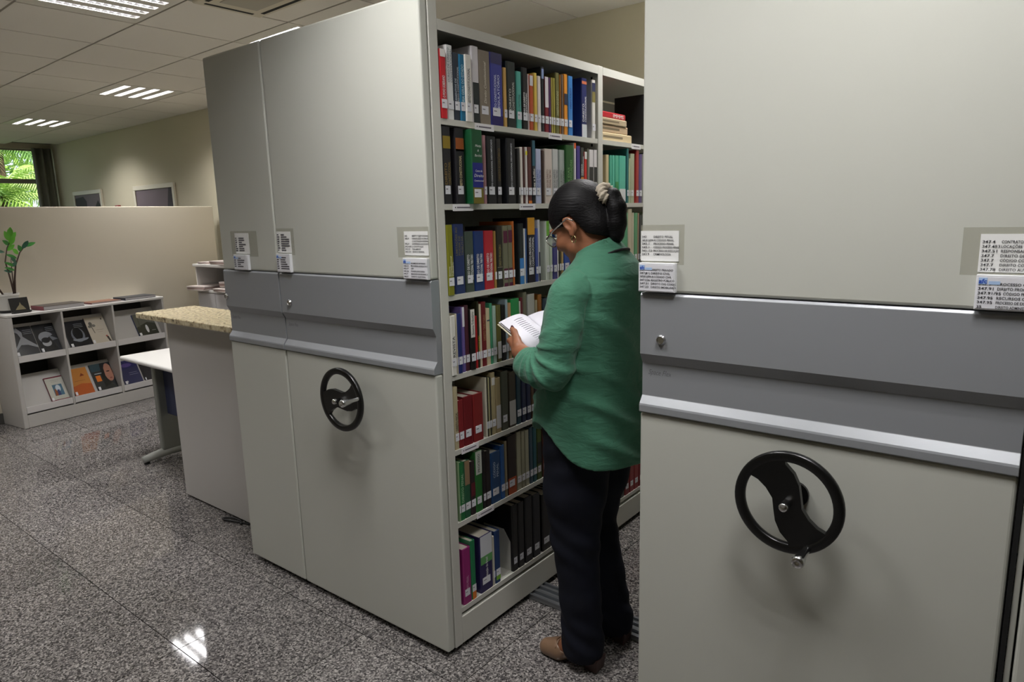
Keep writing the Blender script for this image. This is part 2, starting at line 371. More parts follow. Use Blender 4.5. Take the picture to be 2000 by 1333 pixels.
def shelving(x0, x1, label, wheel=None, sides=(), detail=False, yend=1.97, ztop=2.14):
    u = empty('shelving_unit', (0, 0, 0), 0, label, 'shelving unit', 'mobile shelving units')
    a, b = x0+.0015, x1-.0015
    MB().box(a, b, 0, .034, 1.3065, ztop).build('upper_panel', PAINT, u, bevel=.007, seg=3)
    MB().box(a, b, 0, .034, .022, 1.0025).build('lower_panel', PAINT, u, bevel=.007, seg=3)
    prof = [(.034, 1.004), (-.004, 1.004), (-.0055, 1.0055), (-.0055, 1.0215), (-.004, 1.026), (.0105, 1.045), (.0105, 1.128), (-.003, 1.153), (-.003, 1.299), (.0015, 1.3045), (.034, 1.3045)]
    bnd = MB().prism(prof[::-1], lambda y, z, x: (x, y, z), a, b).build('handle_band', BAND, u, bevel=.0012)
    MB().lathe([(.0125, 0), (.0125, .002), (.0095, .007), (.0080, .007), (.0076, .005), (0, .005)], (x0+.058 if x1-x0 > .5 else x0+.012, -.003, 1.192), (0, -1, 0)).build('lock', CHROME, bnd, smooth=False)
    text('Space Flex', .019, (x0+.018, .0102, 1.100), (1, 0, -.01), (0, 0, 1), mat('#707276', .35, metal=.3), bnd, name='maker_script', shear=.35, width=.062)
    box('carriage', x0+.02, x1-.02, .04, yend-.02, .027, .06, GAP, u)
    for y0, y1 in ((.036, .073), (.993, 1.030), (yend-.037, yend)):
        MB().box(x0+.003, x1-.009 if 1 in sides else x1-.003, y0, y1, .022, 2.13).build('upright', PAINT2, u, bevel=.002) if 1 not in sides else \
            MB().box(x0+.003, x1+.0, y0, y1, .022, 2.13 if y0 < .5 else 2.079).build('upright', PAINT2, u, bevel=.002)
    if sides:
        xm = (x0+x1)/2; box('back_panel', xm-.003, xm+.003, .073, yend-.037, .02, 2.06, PAINT2, u)
        for s in sides:
            xf = x1 if s > 0 else x0+.003; xb = xm+.004*s
            for y0, y1 in ((.0735, .9925), (1.0305, yend-.0375)):
                c = MB().box(xf, xb, y0, y1, 2.069, 2.077); c.box(xf, xf-.004*s, y0, y1, 2.046, 2.069); c.build('canopy', PAINT2, u)
                for k, z in enumerate(ZSH):
                    sh = MB().box(xf-.002*s, xb, y0, y1, z-.004, z)
                    sh.box(xf-.002*s, xf-.006*s, y0, y1, z-.018, z-.004); sh.box(xf-.006*s, xf-.022*s, y0, y1, z-.018, z-.015)
                    sh.build('shelf', PAINT2, u)
                MB().box(xf, xf-.02*s, y0, y1, .022, .124).build('plinth', PAINT2, u, bevel=.003)
            sl = MB()
            for y in (.9922, 1.9322 if yend > 1.9 else yend-.0378):
                for k in range(64): z = .2+k*.029; sl.box(xf-.026*s, xf-.034*s, y, y+.001, z, z+.011)
            tag(sl.build('slot_row', GAP, u), kind='stuff')
    else:
        box('side_panel', x0+.003, x0+.008, .073, yend, .022, 2.10, PAINT2, u); box('side_panel', x1-.008, x1-.003, .073, yend, .022, 2.10, PAINT2, u)
        box('canopy', x0+.003, x1-.003, .073, yend, 2.10, 2.108, PAINT2, u)
    if wheel is not None: hand_wheel(u, (x0+x1)/2, wheel)
    return u
XA, XB, XS, XL, XR = -2.713, -2.309, -1.4945, -.779, -.006
shelving(XA, XB-.004, 'narrow grey end unit of the shelving beside the granite counter')
shelving(XB, XS, 'open grey shelving unit full of books, left of the woman', wheel=R(74)*-1, sides=(1,))
shelving(XL, XR, 'large grey shelving unit at the right with a hand wheel', wheel=0, sides=(-1,))
u4 = shelving(XR+.0225, .80, 'shelving unit just showing at the right edge of the picture')
box('edge_strip', XR+.0105, XR+.0205, .008, .034, .022, 2.13, PAINT, u4, .002)
# dark bumper strips between the two right-hand units
o = MB().box(XR+.001, XR+.0095, .001, .03, .02, 2.13); o = o.build('bumper_strip', GAP); tag(o, 'black rubber bumper strip between the two right shelving units', 'bumper')
# floor rails
RAILM = ALU
def rail(y, label):
    e = empty('floor_rail', (0, y, 0), 0, label, 'rail', 'floor rails of the shelving')
    MB().box(-2.6, 1.0, -.055, .055, 0.0005, .012).build('rail_bed', ALU, e, bevel=.002)
    for dy, w, h in ((-.05, .010, .022), (-.018, .012, .024), (.02, .012, .024), (.05, .010, .022)):
        MB().box(-2.6, 1.0, dy-w/2, dy+w/2, .010, h).build('rail_rib', mat('#8d9094', .3, metal=.85), e, bevel=.001)
# rails lie in the floor under the carriages
rail(.518, 'near aluminium floor rail crossing the aisle behind the woman\'s feet')
rail(1.5, 'far aluminium floor rail across the aisle')

# ------------------------------------------------------------------ index cards on the fronts
TAPE = mat('#b4b2a0', .3, alpha=.2, name='clear_tape')
LOGO = mat('#3458b8', .5, name='blue_print'); LOGOBG = mat('#a9c3e6', .5, name='pale_blue_print')
def lines(parent, x, z, w, rows, y, h=.0058, bold=.0):
    for k, (num, txt) in enumerate(rows):
        zz = z-k*h*1.42
        if num: text(num, h*1.18, (x, y, zz), (1, 0, 0), (0, 0, 1), INK, parent, name='printed_line', width=min(.0038*len(num), .036), bold=.0001)
        if txt: text(txt, h*1.18, (x+w*.31 if len(num) < 9 else x+.0375, y, zz), (1, 0, 0), (0, 0, 1), INK, parent, name='printed_line', width=min(.00375*len(txt), w*.68 if len(num) < 9 else w*.6), bold=.0001)
def bars(parent, x, z, rows, y):               # print too small to read in the photograph
    mb = MB()
    for k, (a, b, c) in enumerate(rows):
        zz = z-k*.0082
        if a: mb.box(x, x+a, y, y+.0003, zz, zz+.0042)
        mb.box(x+b, x+c, y, y+.0003, zz, zz+.0042)
    mb.build('printed_lines', mat('#55535a', .7), parent)
def card(x0, z0, x1, z1, label, rows=None, tape=None, barrows=None):
    e = empty('index_card', (0, 0, 0), 0, label, 'card', 'index cards on the shelving')
    box('paper', x0, x1, -.0012, -.0004, z0, z1, WHITE, e)
    if tape:
        tp = MB().box(tape[0], tape[1], -.00038, -.0002, tape[2], tape[3]); tp.build('tape', TAPE, e)
    if rows: lines(e, x0+.003, z1-.016, x1-x0, rows, -.0019)
    if barrows: bars(e, x0+.004, z1-.014, barrows, -.0022)
def holder(x0, z0, x1, z1, label, rows=None, barrows=None, logo=True):
    e = empty('card_holder', (0, 0, 0), 0, label, 'card holder', 'card holders on the shelving')
    box('holder_body', x0, x1, -.0125, -.0004, z0, z1, mat('#dcdde0', .25, name='acrylic'), e, .0012)
    box('paper', x0+.002, x1-.004, -.0132, -.0126, z0+.003, z1-.004, mat('#dddde2', .5), e)
    if rows: lines(e, x0+.004, z1-.0185, x1-x0, rows, -.0137)
    if barrows: bars(e, x0+.005, z1-.016, barrows, -.0137)
    if logo:
        st = box('sticker', x0+.004, x0+.017, -.0139, -.0136, z1-.017, z1-.005, LOGOBG, e)
        text('afc', .011, (x0+.0045, -.0142, z1-.015), (1, 0, 0), (0, 0, 1), LOGO, st, name='logo_letters', bold=.0004)
        box('sticker_strip', x0+.019, x0+.036, -.0139, -.0136, z1-.017, z1-.011, LOGOBG, st)
rr = random.Random(3)
def fake(n, top=0): return [(rr.uniform(.006, .016), .024, .024+rr.uniform(.02, .055)) for k in range(n)]
card(-2.598, 1.372, -2.497, 1.454, 'blurred white index card taped on the narrow end unit', barrows=[(0, .02, .02)]*1+fake(7), tape=(-2.63, -2.44, 1.362, 1.462))
holder(-2.602, 1.308, -2.500, 1.369, 'glossy card holder under the card on the narrow end unit', barrows=fake(5))
card(-2.303, 1.380, -2.214, 1.459, 'white index card at the left edge of the open shelving front', barrows=fake(8), tape=(-2.304, -2.195, 1.372, 1.470))
holder(-2.300, 1.308, -2.214, 1.377, 'card holder with blue sticker at the left edge of the open shelving front', barrows=fake(6))
card(-1.606, 1.382, -1.500, 1.456, 'index card headed DIREITO CONSTITUCIONAL at the right edge of the open shelving front',
     [('342', 'DIREITO CONSTITUCIONAL'), ('342.4', 'CONSTITUIÇÃO DO BRASIL'), ('', 'CONSTITUIÇÃO FEDERAL'), ('342.4', 'CONSTITUIÇÃO DOS ESTADOS'), ('342.4(81)', 'CONSTITUIÇÃO'), ('342.53', 'PARLAMENTO'), ('342.531', 'SENADO FEDERAL')], tape=(-1.638, -1.497, 1.374, 1.470))
holder(-1.606, 1.308, -1.498, 1.374, 'card holder beginning REGIMENTO INTERNO at the right edge of the open shelving front',
       [('342.52', 'REGIMENTO INTERNO'), ('342.53', 'PROCESSO LEGISLATIVO'), ('342.57', 'CPI'), ('342.56', 'PODER JUDICIÁRIO'), ('342.7', 'MANDADO DE SEGURANÇA'), ('342.8', 'DIREITO ELEITORAL')])
card(-.7785, 1.382, -.681, 1.453, 'index card headed DIREITO PENAL on the large right unit',
     [('343', 'DIREITO PENAL'), ('343(81)(094.4)', 'CÓDIGO PENAL'), ('343.1', 'PROCESSO PENAL'), ('343.1', 'CÓDIGO PROCESSO PENAL'), ('343.153', 'PROCESSO DE EXECUÇÃO'), ('343.9', 'CRIMINOLOGIA')], tape=(-.779, -.668, 1.374, 1.467))
holder(-.7785, 1.3085, -.684, 1.378, 'card holder listing DIREITO PRIVADO on the large right unit',
       [('347', 'DIREITO PRIVADO'), ('347(81)', 'DIREITO CIVIL'), ('347(81)(094.4)', 'CÓDIGO CIVIL'), ('347.236', 'REGISTRO PÚBLICO'), ('347.21', 'DIREITO DAS COISAS'), ('347.23', 'DIREITO IMOBILIÁRIO')])
card(-.101, 1.376, -.010, 1.444, 'index card headed CONTRATOS at the far right of the picture',
     [('347.4', 'CONTRATOS'), ('347.453', 'LOCAÇÕES'), ('347.51', 'RESPONSABILIDADE'), ('347.7', 'DIREITO DE FAMÍLIA'), ('347.7', 'CÓDIGO COMERCIAL'), ('347.7', 'DIREITO COMERCIAL'), ('347.78', 'DIREITO AUTORAL')], tape=(-.128, -.008, 1.370, 1.456))
holder(-.101, 1.3085, -.010, 1.372, 'card holder listing PROCESSO CIVIL at the far right of the picture',
       [('347.9', 'PROCESSO CIVIL'), ('347.91', 'DIREITO PROCESSUAL'), ('347.91/95', 'CÓDIGO PROCESSO'), ('347.95', 'RECURSOS CÍVEIS'), ('347.95', 'PROCESSO DE EXECUÇÃO'), ('35', 'DIREITO ADMINISTRATIVO')])
# ------------------------------------------------------------------ books on the shelves
LABEL = mat('#d9d9de', .6, name='call_number_label')
WORDS = 'first second third fourth fifth sixth seventh eighth ninth tenth eleventh twelfth thirteenth fourteenth fifteenth sixteenth seventeenth eighteenth nineteenth twentieth twenty-first twenty-second twenty-third twenty-fourth twenty-fifth twenty-sixth twenty-seventh twenty-eighth twenty-ninth thirtieth thirty-first thirty-second'.split()
ROWN = ['top shelf', 'second shelf', 'third shelf', 'fourth shelf', 'fifth shelf', 'sixth shelf', 'bottom shelf']
XSP = XS-.004
def book(y0, y1, z, h, color, label, group, x=XSP, depth=None, title=None, tc='#e8e8e8', blocks=(), lab=True, lean=0, tsize=None, tpos=(.25, .9), two=None, rough=.4, tshear=0, labz=.03):
    w = y1-y0; d = depth or min(.21, max(.13, h*.68)); t = min(.0022, w*.2)
    e = empty('book', (x, y0, z), 0, label, 'book', group)
    if lean: e.rotation_euler = (lean, 0, 0)
    q = min(.0025, w*.15)
    poly = [(-d, 0), (-.004, 0), (-.0012, q*.6), (0, q*1.6), (0, w-q*1.6), (-.0012, w-q*.6), (-.004, w), (-d, w), (-d, w-t), (-.005, w-t), (-.005, t), (-d, t)]
    MB().prism(poly, lambda a, b, c: (a, b, c), 0, h).build('cover', mat(color, rough), e)
    MB().box(-d+.004, -.0052, t+.0001, w-t-.0001, .003, h-.004).build('page_block', PAGES, e)
    for f0, f1, c in blocks: box('spine_panel', .0001, .0005, q*.9, w-q*.9, h*f0, h*f1, mat(c, rough), e)
    if lab:
        lw = w*.86 if w < .03 else w*.62; c0 = (w-lw)/2 if w < .03 else (w-lw)*.35
        lz = min(labz, h*.2); box('call_label', .0006, .0010, c0, c0+lw, lz, lz+.026, LABEL, e)
        if w > .012: box('call_number', .0011, .0013, c0+lw*.12, c0+lw*.5, lz+.014, lz+.017, mat('#77777c', .7), e)
    if title:
        rows = title if isinstance(title, (list, tuple)) else [title]
        n_ = len(rows); fs = tsize or min(.016, w*.8/n_)
        for k, s in enumerate(rows):
            L = h*(tpos[1]-tpos[0]); wd = min(L, fs*.62*len(s))
            yy = w/2+((k-(n_-1)/2)*fs*1.08)+fs*.33
            text(s, fs, (.0008, yy, h*tpos[0]), (0, 0, 1), (0, -1, 0), mat(tc, .5), e, name='title', width=wd, shear=tshear, bold=.0002)
    return e
def row(k, ox, oy, s, ym, items, start=0, bay='', bias=0):
    z = ZSH[k]; n_ = start
    for it in items:
        a, b, top, col, desc = it[:5]; o = dict(it[5]) if len(it) > 5 else {}
        dx = o.pop('dx', 0); x = XSP+dx; vm = oy+ym/s
        y0 = onX(ox+a/s, vm, x)[1]; y1 = onX(ox+b/s, vm, x)[1]
        if bay: y0 = max(y0, 1.0312)
        else: y0 = max(y0, .0742); y1 = min(y1, .9918)
        if y1-y0 < .004: continue
        zt = onX(ox+(a+b)/2/s, oy+top/s, x)[2]; zt = min(zt, (2.043 if k == 0 else ZSH[k-1]-.0225)); h = max(.10, zt-z-.0006)
        if bay: lb = '%s, %s in the far bay, %s' % (desc, WORDS[n_], ROWN[k])
        else: lb = '%s, %s from the near end, %s' % (desc, WORDS[n_], ROWN[k])
        book(y0+.0004, y1-.0004, z+.0004, h, col, lb, 'books on the %s%s' % (ROWN[k], bay), x=x, **o); n_ += 1
    return n_
W_, K_ = '#e6e4df', '#17181b'
n = row(0, 840, 60, 6.664, 700, [
    (135, 218, 240, '#c4202a', 'red book with white top', dict(blocks=[(.89, 1, W_)], title='LUTA: O POVO SOBERANO', tpos=(.2, .62), dx=.004)),
    (220, 305, 190, '#dcdedd', 'white book with grey title', dict(title=['CURSO DE DIREITO', 'CONSTITUCIONAL'], tc='#80878d', tpos=(.5, .96))),
    (310, 384, 290, '#2f3742', 'dark slate book with pale title', dict(title=['ELEMENTOS DE', 'DIREITO CONSTITUCIONAL'], tc='#b9c3cc', tpos=(.24, .8))),
    (388, 460, 312, '#1f7196', 'teal blue book', dict(title='TEORIA GERAL DO ESTADO', tc='#bfe0ea', tpos=(.2, .85), dx=.002)),
    (462, 547, 315, '#dedbd3', 'off white book with black title', dict(title='DIREITO CONSTITUCIONAL', tc='#33343a', tpos=(.22, .8), dx=.006)),
    (549, 640, 205, '#d9d5d8', 'tall white book with black lower half', dict(blocks=[(0, .53, '#22292a')], depth=.2)),
    (642, 784, 262, '#84796a', 'thick taupe book with script title', dict(title='Direito Constitucional', tc='#d8cfbf', tpos=(.28, .85), tshear=.3)),
    (786, 944, 292, '#3a3f93', 'thick violet blue book', dict(title=['DIREITO CONSTITUCIONAL', 'E REGULATÓRIO'], tc='#d7dbf2', tpos=(.14, .7), blocks=[(0, .14, '#241b60'), (.85, 1, '#33305f')])),
    (957, 998, 480, '#c9a05a', 'thin tan book'),
    (1000, 1113, 405, '#262d2b', 'dark green black book', dict(title=['DIREITO', 'CONSTITUCIONAL'], tc='#c8ccc4', tpos=(.26, .7))),
    (1124, 1188, 530, '#5bb0a2', 'pale teal book', dict(title='PROCESSO CONSTITUCIONAL', tc='#24534d', tpos=(.2, .6))),
    (1200, 1268, 482, '#1d1e20', 'black book with bold white title', dict(title=['CURSO DE DIREITO', 'CONSTITUCIONAL'], tc='#f0f0ee', tpos=(.2, .6))),
    (1270, 1286, 565, '#d8c5c4', 'very thin pinkish book'),
    (1290, 1343, 570, '#b8532e', 'rust orange book with white label at its top', dict(blocks=[(.8, .98, '#d6d4d8')])),
    (1350, 1393, 550, '#d9bc54', 'yellow book'),
    (1395, 1443, 590, '#dfd5cf', 'pale cream pink book')])
row(0, 1030, 100, 6.665, 650, [
    (184, 222, 205, '#20242a', 'tall thin black book', dict(blocks=[(.82, .97, '#8fa3cf')])),
    (227, 280, 335, '#7c1d2b', 'dark red book with white upper half', dict(blocks=[(.45, 1, '#e3dadf')])),
    (283, 309, 345, '#5f3767', 'thin purple book'),
    (311, 334, 345, '#b0a452', 'thin yellow green book'),
    (336, 364, 350, '#a9a04a', 'thin mustard green book'),
    (366, 419, 282, '#6d6b3d', 'olive book', dict(title='DIREITO DO ESTADO', tc='#c9c79a', tpos=(.3, .7))),
    (421, 440, 305, '#a9702c', 'very thin brown orange book'),
    (441, 474, 306, '#6b5a4c', 'brown striped book'),
    (476, 526, 300, '#e0922d', 'orange book with navy band', dict(blocks=[(.5, .68, '#1e2947')])),
    (530, 594, 325, '#3b7fc4', 'bright blue book', dict(title='DIREITO PÚBLICO', tc='#1a3c7a', tpos=(.45, .8))),
    (706, 776, 352, '#262e63', 'navy book with white base', dict(blocks=[(0, .22, '#cfd3d8'), (.9, .95, '#c86e4c')], title=['DIREITO', 'CONSTITUCIONAL'], tpos=(.26, .7), lab=False)),
    (840, 888, 375, '#cfccc5', 'whitish book with coloured top beside the upright', dict(blocks=[(.62, .8, '#7e7442'), (.8, .95, '#2c3156')]))], start=n)
n = row(1, 850, 230, 7.014, 700, [
    (110, 226, 120, '#26262a', 'thick black book with yellow picture', dict(blocks=[(.72, .88, '#8a7528')], title=['DIREITO', 'CONSTITUCIONAL'], tc='#8a7440', tpos=(.25, .55))),
    (285, 408, 120, '#252428', 'thick black book with copper picture', dict(blocks=[(.7, .87, '#9a5528'), (.7, .725, '#e8d6b4')], title='DIREITO CONSTITUCIONAL', tc='#d7c79a', tpos=(.2, .64))),
    (506, 658, 163, '#17502f', 'green book with blue panel jutting from the row', dict(dx=.022, blocks=[(.22, .555, '#1c2478'), (0, .22, '#6d6420')], lab=True, labz=.02)),
    (664, 704, 240, '#a2777b', 'thin dusty pink book'),
    (712, 838, 255, '#1e1f22', 'black book with long white title', dict(title='DIREITO CONSTITUCIONAL DESCOMPLICADO', tc='#c9cdd2', tpos=(.18, .95), tsize=.011)),
    (848, 906, 290, '#201f20', 'black book with faint gold title', dict(title='DIREITO ECONÔMICO', tc='#6b5a30', tpos=(.35, .85))),
    (985, 1104, 283, '#202125', 'black book with long white title and rounded edges', dict(title='DIREITO CONSTITUCIONAL DESCOMPLICADO', tc='#c2c6cb', tpos=(.2, .92), tsize=.011)),
    (1142, 1164, 420, '#3a3a38', 'thin dark grey book'),
    (1166, 1204, 402, '#d8d0c8', 'thin cream white book'),
    (1206, 1234, 402, '#4e2a28', 'thin dark brown book'),
    (1236, 1268, 402, '#dcd5d1', 'thin white book with yellow dot', dict(blocks=[(.86, .93, '#e6dc2c')])),
    (1270, 1324, 402, '#5b3230', 'maroon brown book with orange foot', dict(blocks=[(0, .05, '#d27a2c')])),
    (1327, 1377, 312, '#1b1f24', 'black book with teal upper part', dict(blocks=[(.6, 1, '#2b5a6c')], title='Lopes e Julião', tc='#e6e6e0', tpos=(.17, .55)))])
n = row(1, 1000, 250, 7.404, 550, [
    (342, 424, 302, '#b3bbd6', 'pale blue book', dict(title=['CURSO DE DIREITO', 'CONSTITUCIONAL TRIBUTÁRIO'], tc='#3b4f9c', tpos=(.2, .62))),
    (430, 469, 325, '#3d2a24', 'dark brown book', dict(lab=False)),
    (471, 584, 302, '#d0c3ba', 'cream book with brown title', dict(title=['CURSO DE DIREITO', 'CONSTITUCIONAL TRIBUTÁRIO'], tc='#6a4038', tpos=(.2, .62))),
    (586, 670, 306, '#c2c4c2', 'pale grey book with grey title', dict(title=['CURSO DE DIREITO', 'CONSTITUCIONAL TRIBUTÁRIO'], tc='#5b5d62', tpos=(.2, .62))),
    (684, 765, 318, '#a9b2ac', 'grey green book with grey title', dict(title=['CURSO DE DIREITO', 'CONSTITUCIONAL'], tc='#5b6360', tpos=(.2, .62))),
    (778, 893, 250, '#285a2c', 'thick green book', dict(dx=.006, title=['LEIS DAS', 'CONSTITUIÇÕES'], tc='#7fae72', tpos=(.25, .75))),
    (896, 931, 218, '#d9d5d6', 'tall white book with orange top', dict(blocks=[(.91, 1, '#e2612a')])),
    (934, 990, 260, '#473a86', 'purple book'),
    (994, 1044, 285, '#3c3b38', 'dark book with orange lower part', dict(blocks=[(0, .47, '#e08a2e')], title=['DIREITO', 'CONSTITUCIONAL'], tpos=(.5, .85))),
    (1046, 1087, 345, '#cf2c26', 'red book with white cap', dict(blocks=[(.86, 1, W_)])),
    (1089, 1114, 300, '#6d7263', 'thin grey olive book'),
    (1117, 1179, 315, '#dcd8d8', 'white book with black band', dict(blocks=[(.4, .68, '#2a2b2c')])),
    (1181, 1243, 318, '#dcd8d8', 'white book with black band beside the upright', dict(blocks=[(.4, .68, '#2a2b2c')]))], start=n)
n = row(2, 860, 400, 6.665, 700, [
    (94, 176, 260, '#808022', 'olive green book with white title', dict(title=['Sistema', 'Constitucional', 'Tributário'], tpos=(.27, .6), tc='#e4e3c2', dx=.006)),
    (188, 319, 250, '#26335f', 'thick navy book with gold letters', dict(title=['LIMITAÇÕES AO', 'PODER DE', 'TRIBUTAR'], tc='#6f6b4c', tpos=(.55, .95))),
    (331, 439, 347, '#3f4a42', 'grey green book with white title', dict(title=['CURSO DE DIREITO', 'CONSTITUCIONAL TRIBUTÁRIO'], tpos=(.2, .62))),
    (446, 574, 342, '#1b3266', 'blue book with white title', dict(title=['CURSO DE DIREITO', 'CONSTITUCIONAL TRIBUTÁRIO'], tpos=(.2, .62))),
    (578, 699, 337, '#ad2431', 'red book with white title', dict(title=['CURSO DE DIREITO', 'CONSTITUCIONAL TRIBUTÁRIO'], tpos=(.2, .62))),
    (706, 733, 342, '#9c7a3e', 'thin ochre book'),
    (738, 816, 278, '#25231f', 'black book with ochre title', dict(title='DIREITO FINANCEIRO', tc='#8b8150', tpos=(.35, .7), blocks=[(.33, .335, '#b5b09a')])),
    (822, 884, 275, '#6f6e58', 'maroon and green patterned book', dict(blocks=[(.12, .3, '#571c38'), (.72, .92, '#571c38'), (0, .06, '#571c38')])),
    (886, 944, 266, '#6d6c55', 'maroon and green patterned book like its left neighbour', dict(blocks=[(.12, .3, '#571c38'), (.72, .92, '#571c38'), (0, .06, '#571c38')])),
    (947, 970, 215, '#b5622a', 'thin orange book'),
    (1030, 1092, 243, '#1c2426', 'black book with blue lower half', dict(blocks=[(0, .43, '#3a7fc0')])),
    (1094, 1112, 310, '#dad8d6', 'thin white book', dict(lab=False)),
    (1113, 1131, 312, '#3c5e94', 'thin blue book', dict(lab=False)),
    (1138, 1238, 168, '#1a1724', 'black book with yellow top', dict(blocks=[(.74, 1, '#c58d22')], title=['DIREITO PROCESSUAL', 'CONSTITUCIONAL'], tpos=(.25, .7))),
    (1243, 1280, 306, '#44569a', 'narrow blue book'),
    (1282, 1304, 195, '#cfced4', 'thin white and navy book', dict(blocks=[(0, .48, '#22243c')])),
    (1382, 1424, 212, '#c3c9bd', 'pale book with green top', dict(blocks=[(.7, 1, '#6fae3a')])),
    (1426, 1464, 240, '#b9c4ae', 'pale green book'),
    (1470, 1530, 500, '#3c3c7c', 'violet blue book', dict(lab=True))])
row(2, 1030, 330, 6.667, 1000, [
    (385, 408, 900, '#d8d6d2', 'thin white book'), (418, 440, 900, '#3b3a2c', 'dark olive book'), (442, 472, 900, '#b89a62', 'tan book'),
    (476, 560, 800, '#24489a', 'blue book behind the woman'), (565, 640, 700, '#8a2f2f', 'red book behind the woman'), (645, 720, 690, '#cfc6b4', 'cream book behind the woman'), (730, 820, 640, '#2e4a3a', 'green book behind the woman')], start=n)
n = row(3, 860, 560, 6.664, 650, [
    (132, 206, 382, '#dad8d0', 'white book with black marks', dict(dx=.006, title='REVISTA', tc='#46464a', tpos=(.3, .9))),
    (208, 226, 352, '#c8c0aa', 'thin cream book'),
    (228, 283, 350, '#25306a', 'navy blue book', dict(dx=.003)),
    (286, 326, 266, '#6a5a96', 'violet book with white upper part', dict(blocks=[(.7, 1, '#d8d6de')])),
    (328, 378, 242, '#4a2430', 'dark maroon book'),
    (394, 460, 296, '#191717', 'black book with white upper panel', dict(blocks=[(.54, 1, '#dad6cf')], dx=.004, title='Sistema Tributário', tc='#3a3a3a', tpos=(.58, .96))),
    (462, 488, 380, '#b3262a', 'thin red book'),
    (490, 515, 192, '#2a2a1a', 'tall dark book with yellow letters', dict(title='CONSTITUIÇÃO', tc='#c6b42c', tpos=(.25, .7))),
    (517, 545, 226, '#c9bda2', 'cream book'),
    (547, 605, 197, '#6b1c22', 'maroon book', dict(title='DIREITO TRIBUTÁRIO', tc='#a87c58', tpos=(.4, .8))),
    (607, 655, 282, '#c7b896', 'cream book with dark blue line', dict(blocks=[(.78, .8, '#36506a')])),
    (657, 689, 216, '#3f8a66', 'green book'),
    (691, 736, 250, '#9db4a6', 'pale green book'),
    (742, 798, 238, '#5c5a2c', 'olive book with white lower label', dict(blocks=[(.06, .36, '#c5c6c4')], lab=False)),
    (801, 859, 240, '#151515', 'black book with rounded top'),
    (862, 890, 166, '#8fa0a6', 'grey blue book'),
    (892, 932, 212, '#b08a62', 'tan book'),
    (936, 1038, 157, '#2d8a4c', 'thick bright green book'),
    (1041, 1055, 190, '#d8d4c8', 'thin white book'),
    (1057, 1086, 142, '#6a2630', 'thin maroon book'),
    (1091, 1136, 72, '#7a7662', 'tall grey olive book'),
    (1148, 1238, 96, '#c0bfb8', 'white grey book with dark mark', dict(blocks=[(.3, .36, '#2a2a2a')])),
    (1241, 1275, 176, '#b3a688', 'beige book'),
    (1278, 1330, 102, '#a5682c', 'brown orange book'),
    (1345, 1420, 150, '#3a4a5c', 'slate book behind the woman'), (1425, 1500, 120, '#b9ae98', 'buff book behind the woman'), (1510, 1600, 150, '#5b2e30', 'brown red book behind the woman')])
n = row(4, 870, 700, 6.664, 700, [
    (114, 170, 376, '#b5a988', 'cream book with dark title', dict(title='DIREITO FISCAL', tc='#4a4436', tpos=(.3, .6))),
    (172, 236, 548, '#7c2226', 'short red book'),
    (240, 355, 492, '#6e1b20', 'thick dark red book'),
    (366, 494, 456, '#7c2323', 'thickest red book'),
    (532, 548, 250, '#bdb9a6', 'thin whitish magazine'), (549, 566, 246, '#3a382c', 'thin dark magazine'), (567, 584, 250, '#a8a27a', 'thin yellowish magazine'), (585, 604, 245, '#33322a', 'thin black magazine'),
    (606, 658, 183, '#a59872', 'cream book with white patch', dict(blocks=[(.8, .92, '#cfcdc6')])),
    (660, 728, 252, '#9c8c66', 'beige book with white lower label', dict(blocks=[(.08, .5, '#bdbbba')], lab=False)),
    (737, 824, 163, '#4c4f42', 'grey olive book'),
    (832, 924, 172, '#40392e', 'dark brown book with long white label', dict(blocks=[(.04, .48, '#b4b2ae')], lab=False)),
    (932, 990, 130, '#24424e', 'dark teal book'),
    (1000, 1055, 130, '#26304c', 'navy book'),
    (1065, 1118, 140, '#242c4a', 'navy book with pale label'),
    (1122, 1160, 160, '#5c4634', 'brown book'), (1165, 1205, 160, '#3a3a3e', 'charcoal book'),
    (1212, 1290, 150, '#6b6a5c', 'grey book behind the woman'), (1300, 1380, 150, '#8d8468', 'buff book behind the woman'), (1390, 1470, 140, '#2e3a5a', 'blue book behind the woman')])
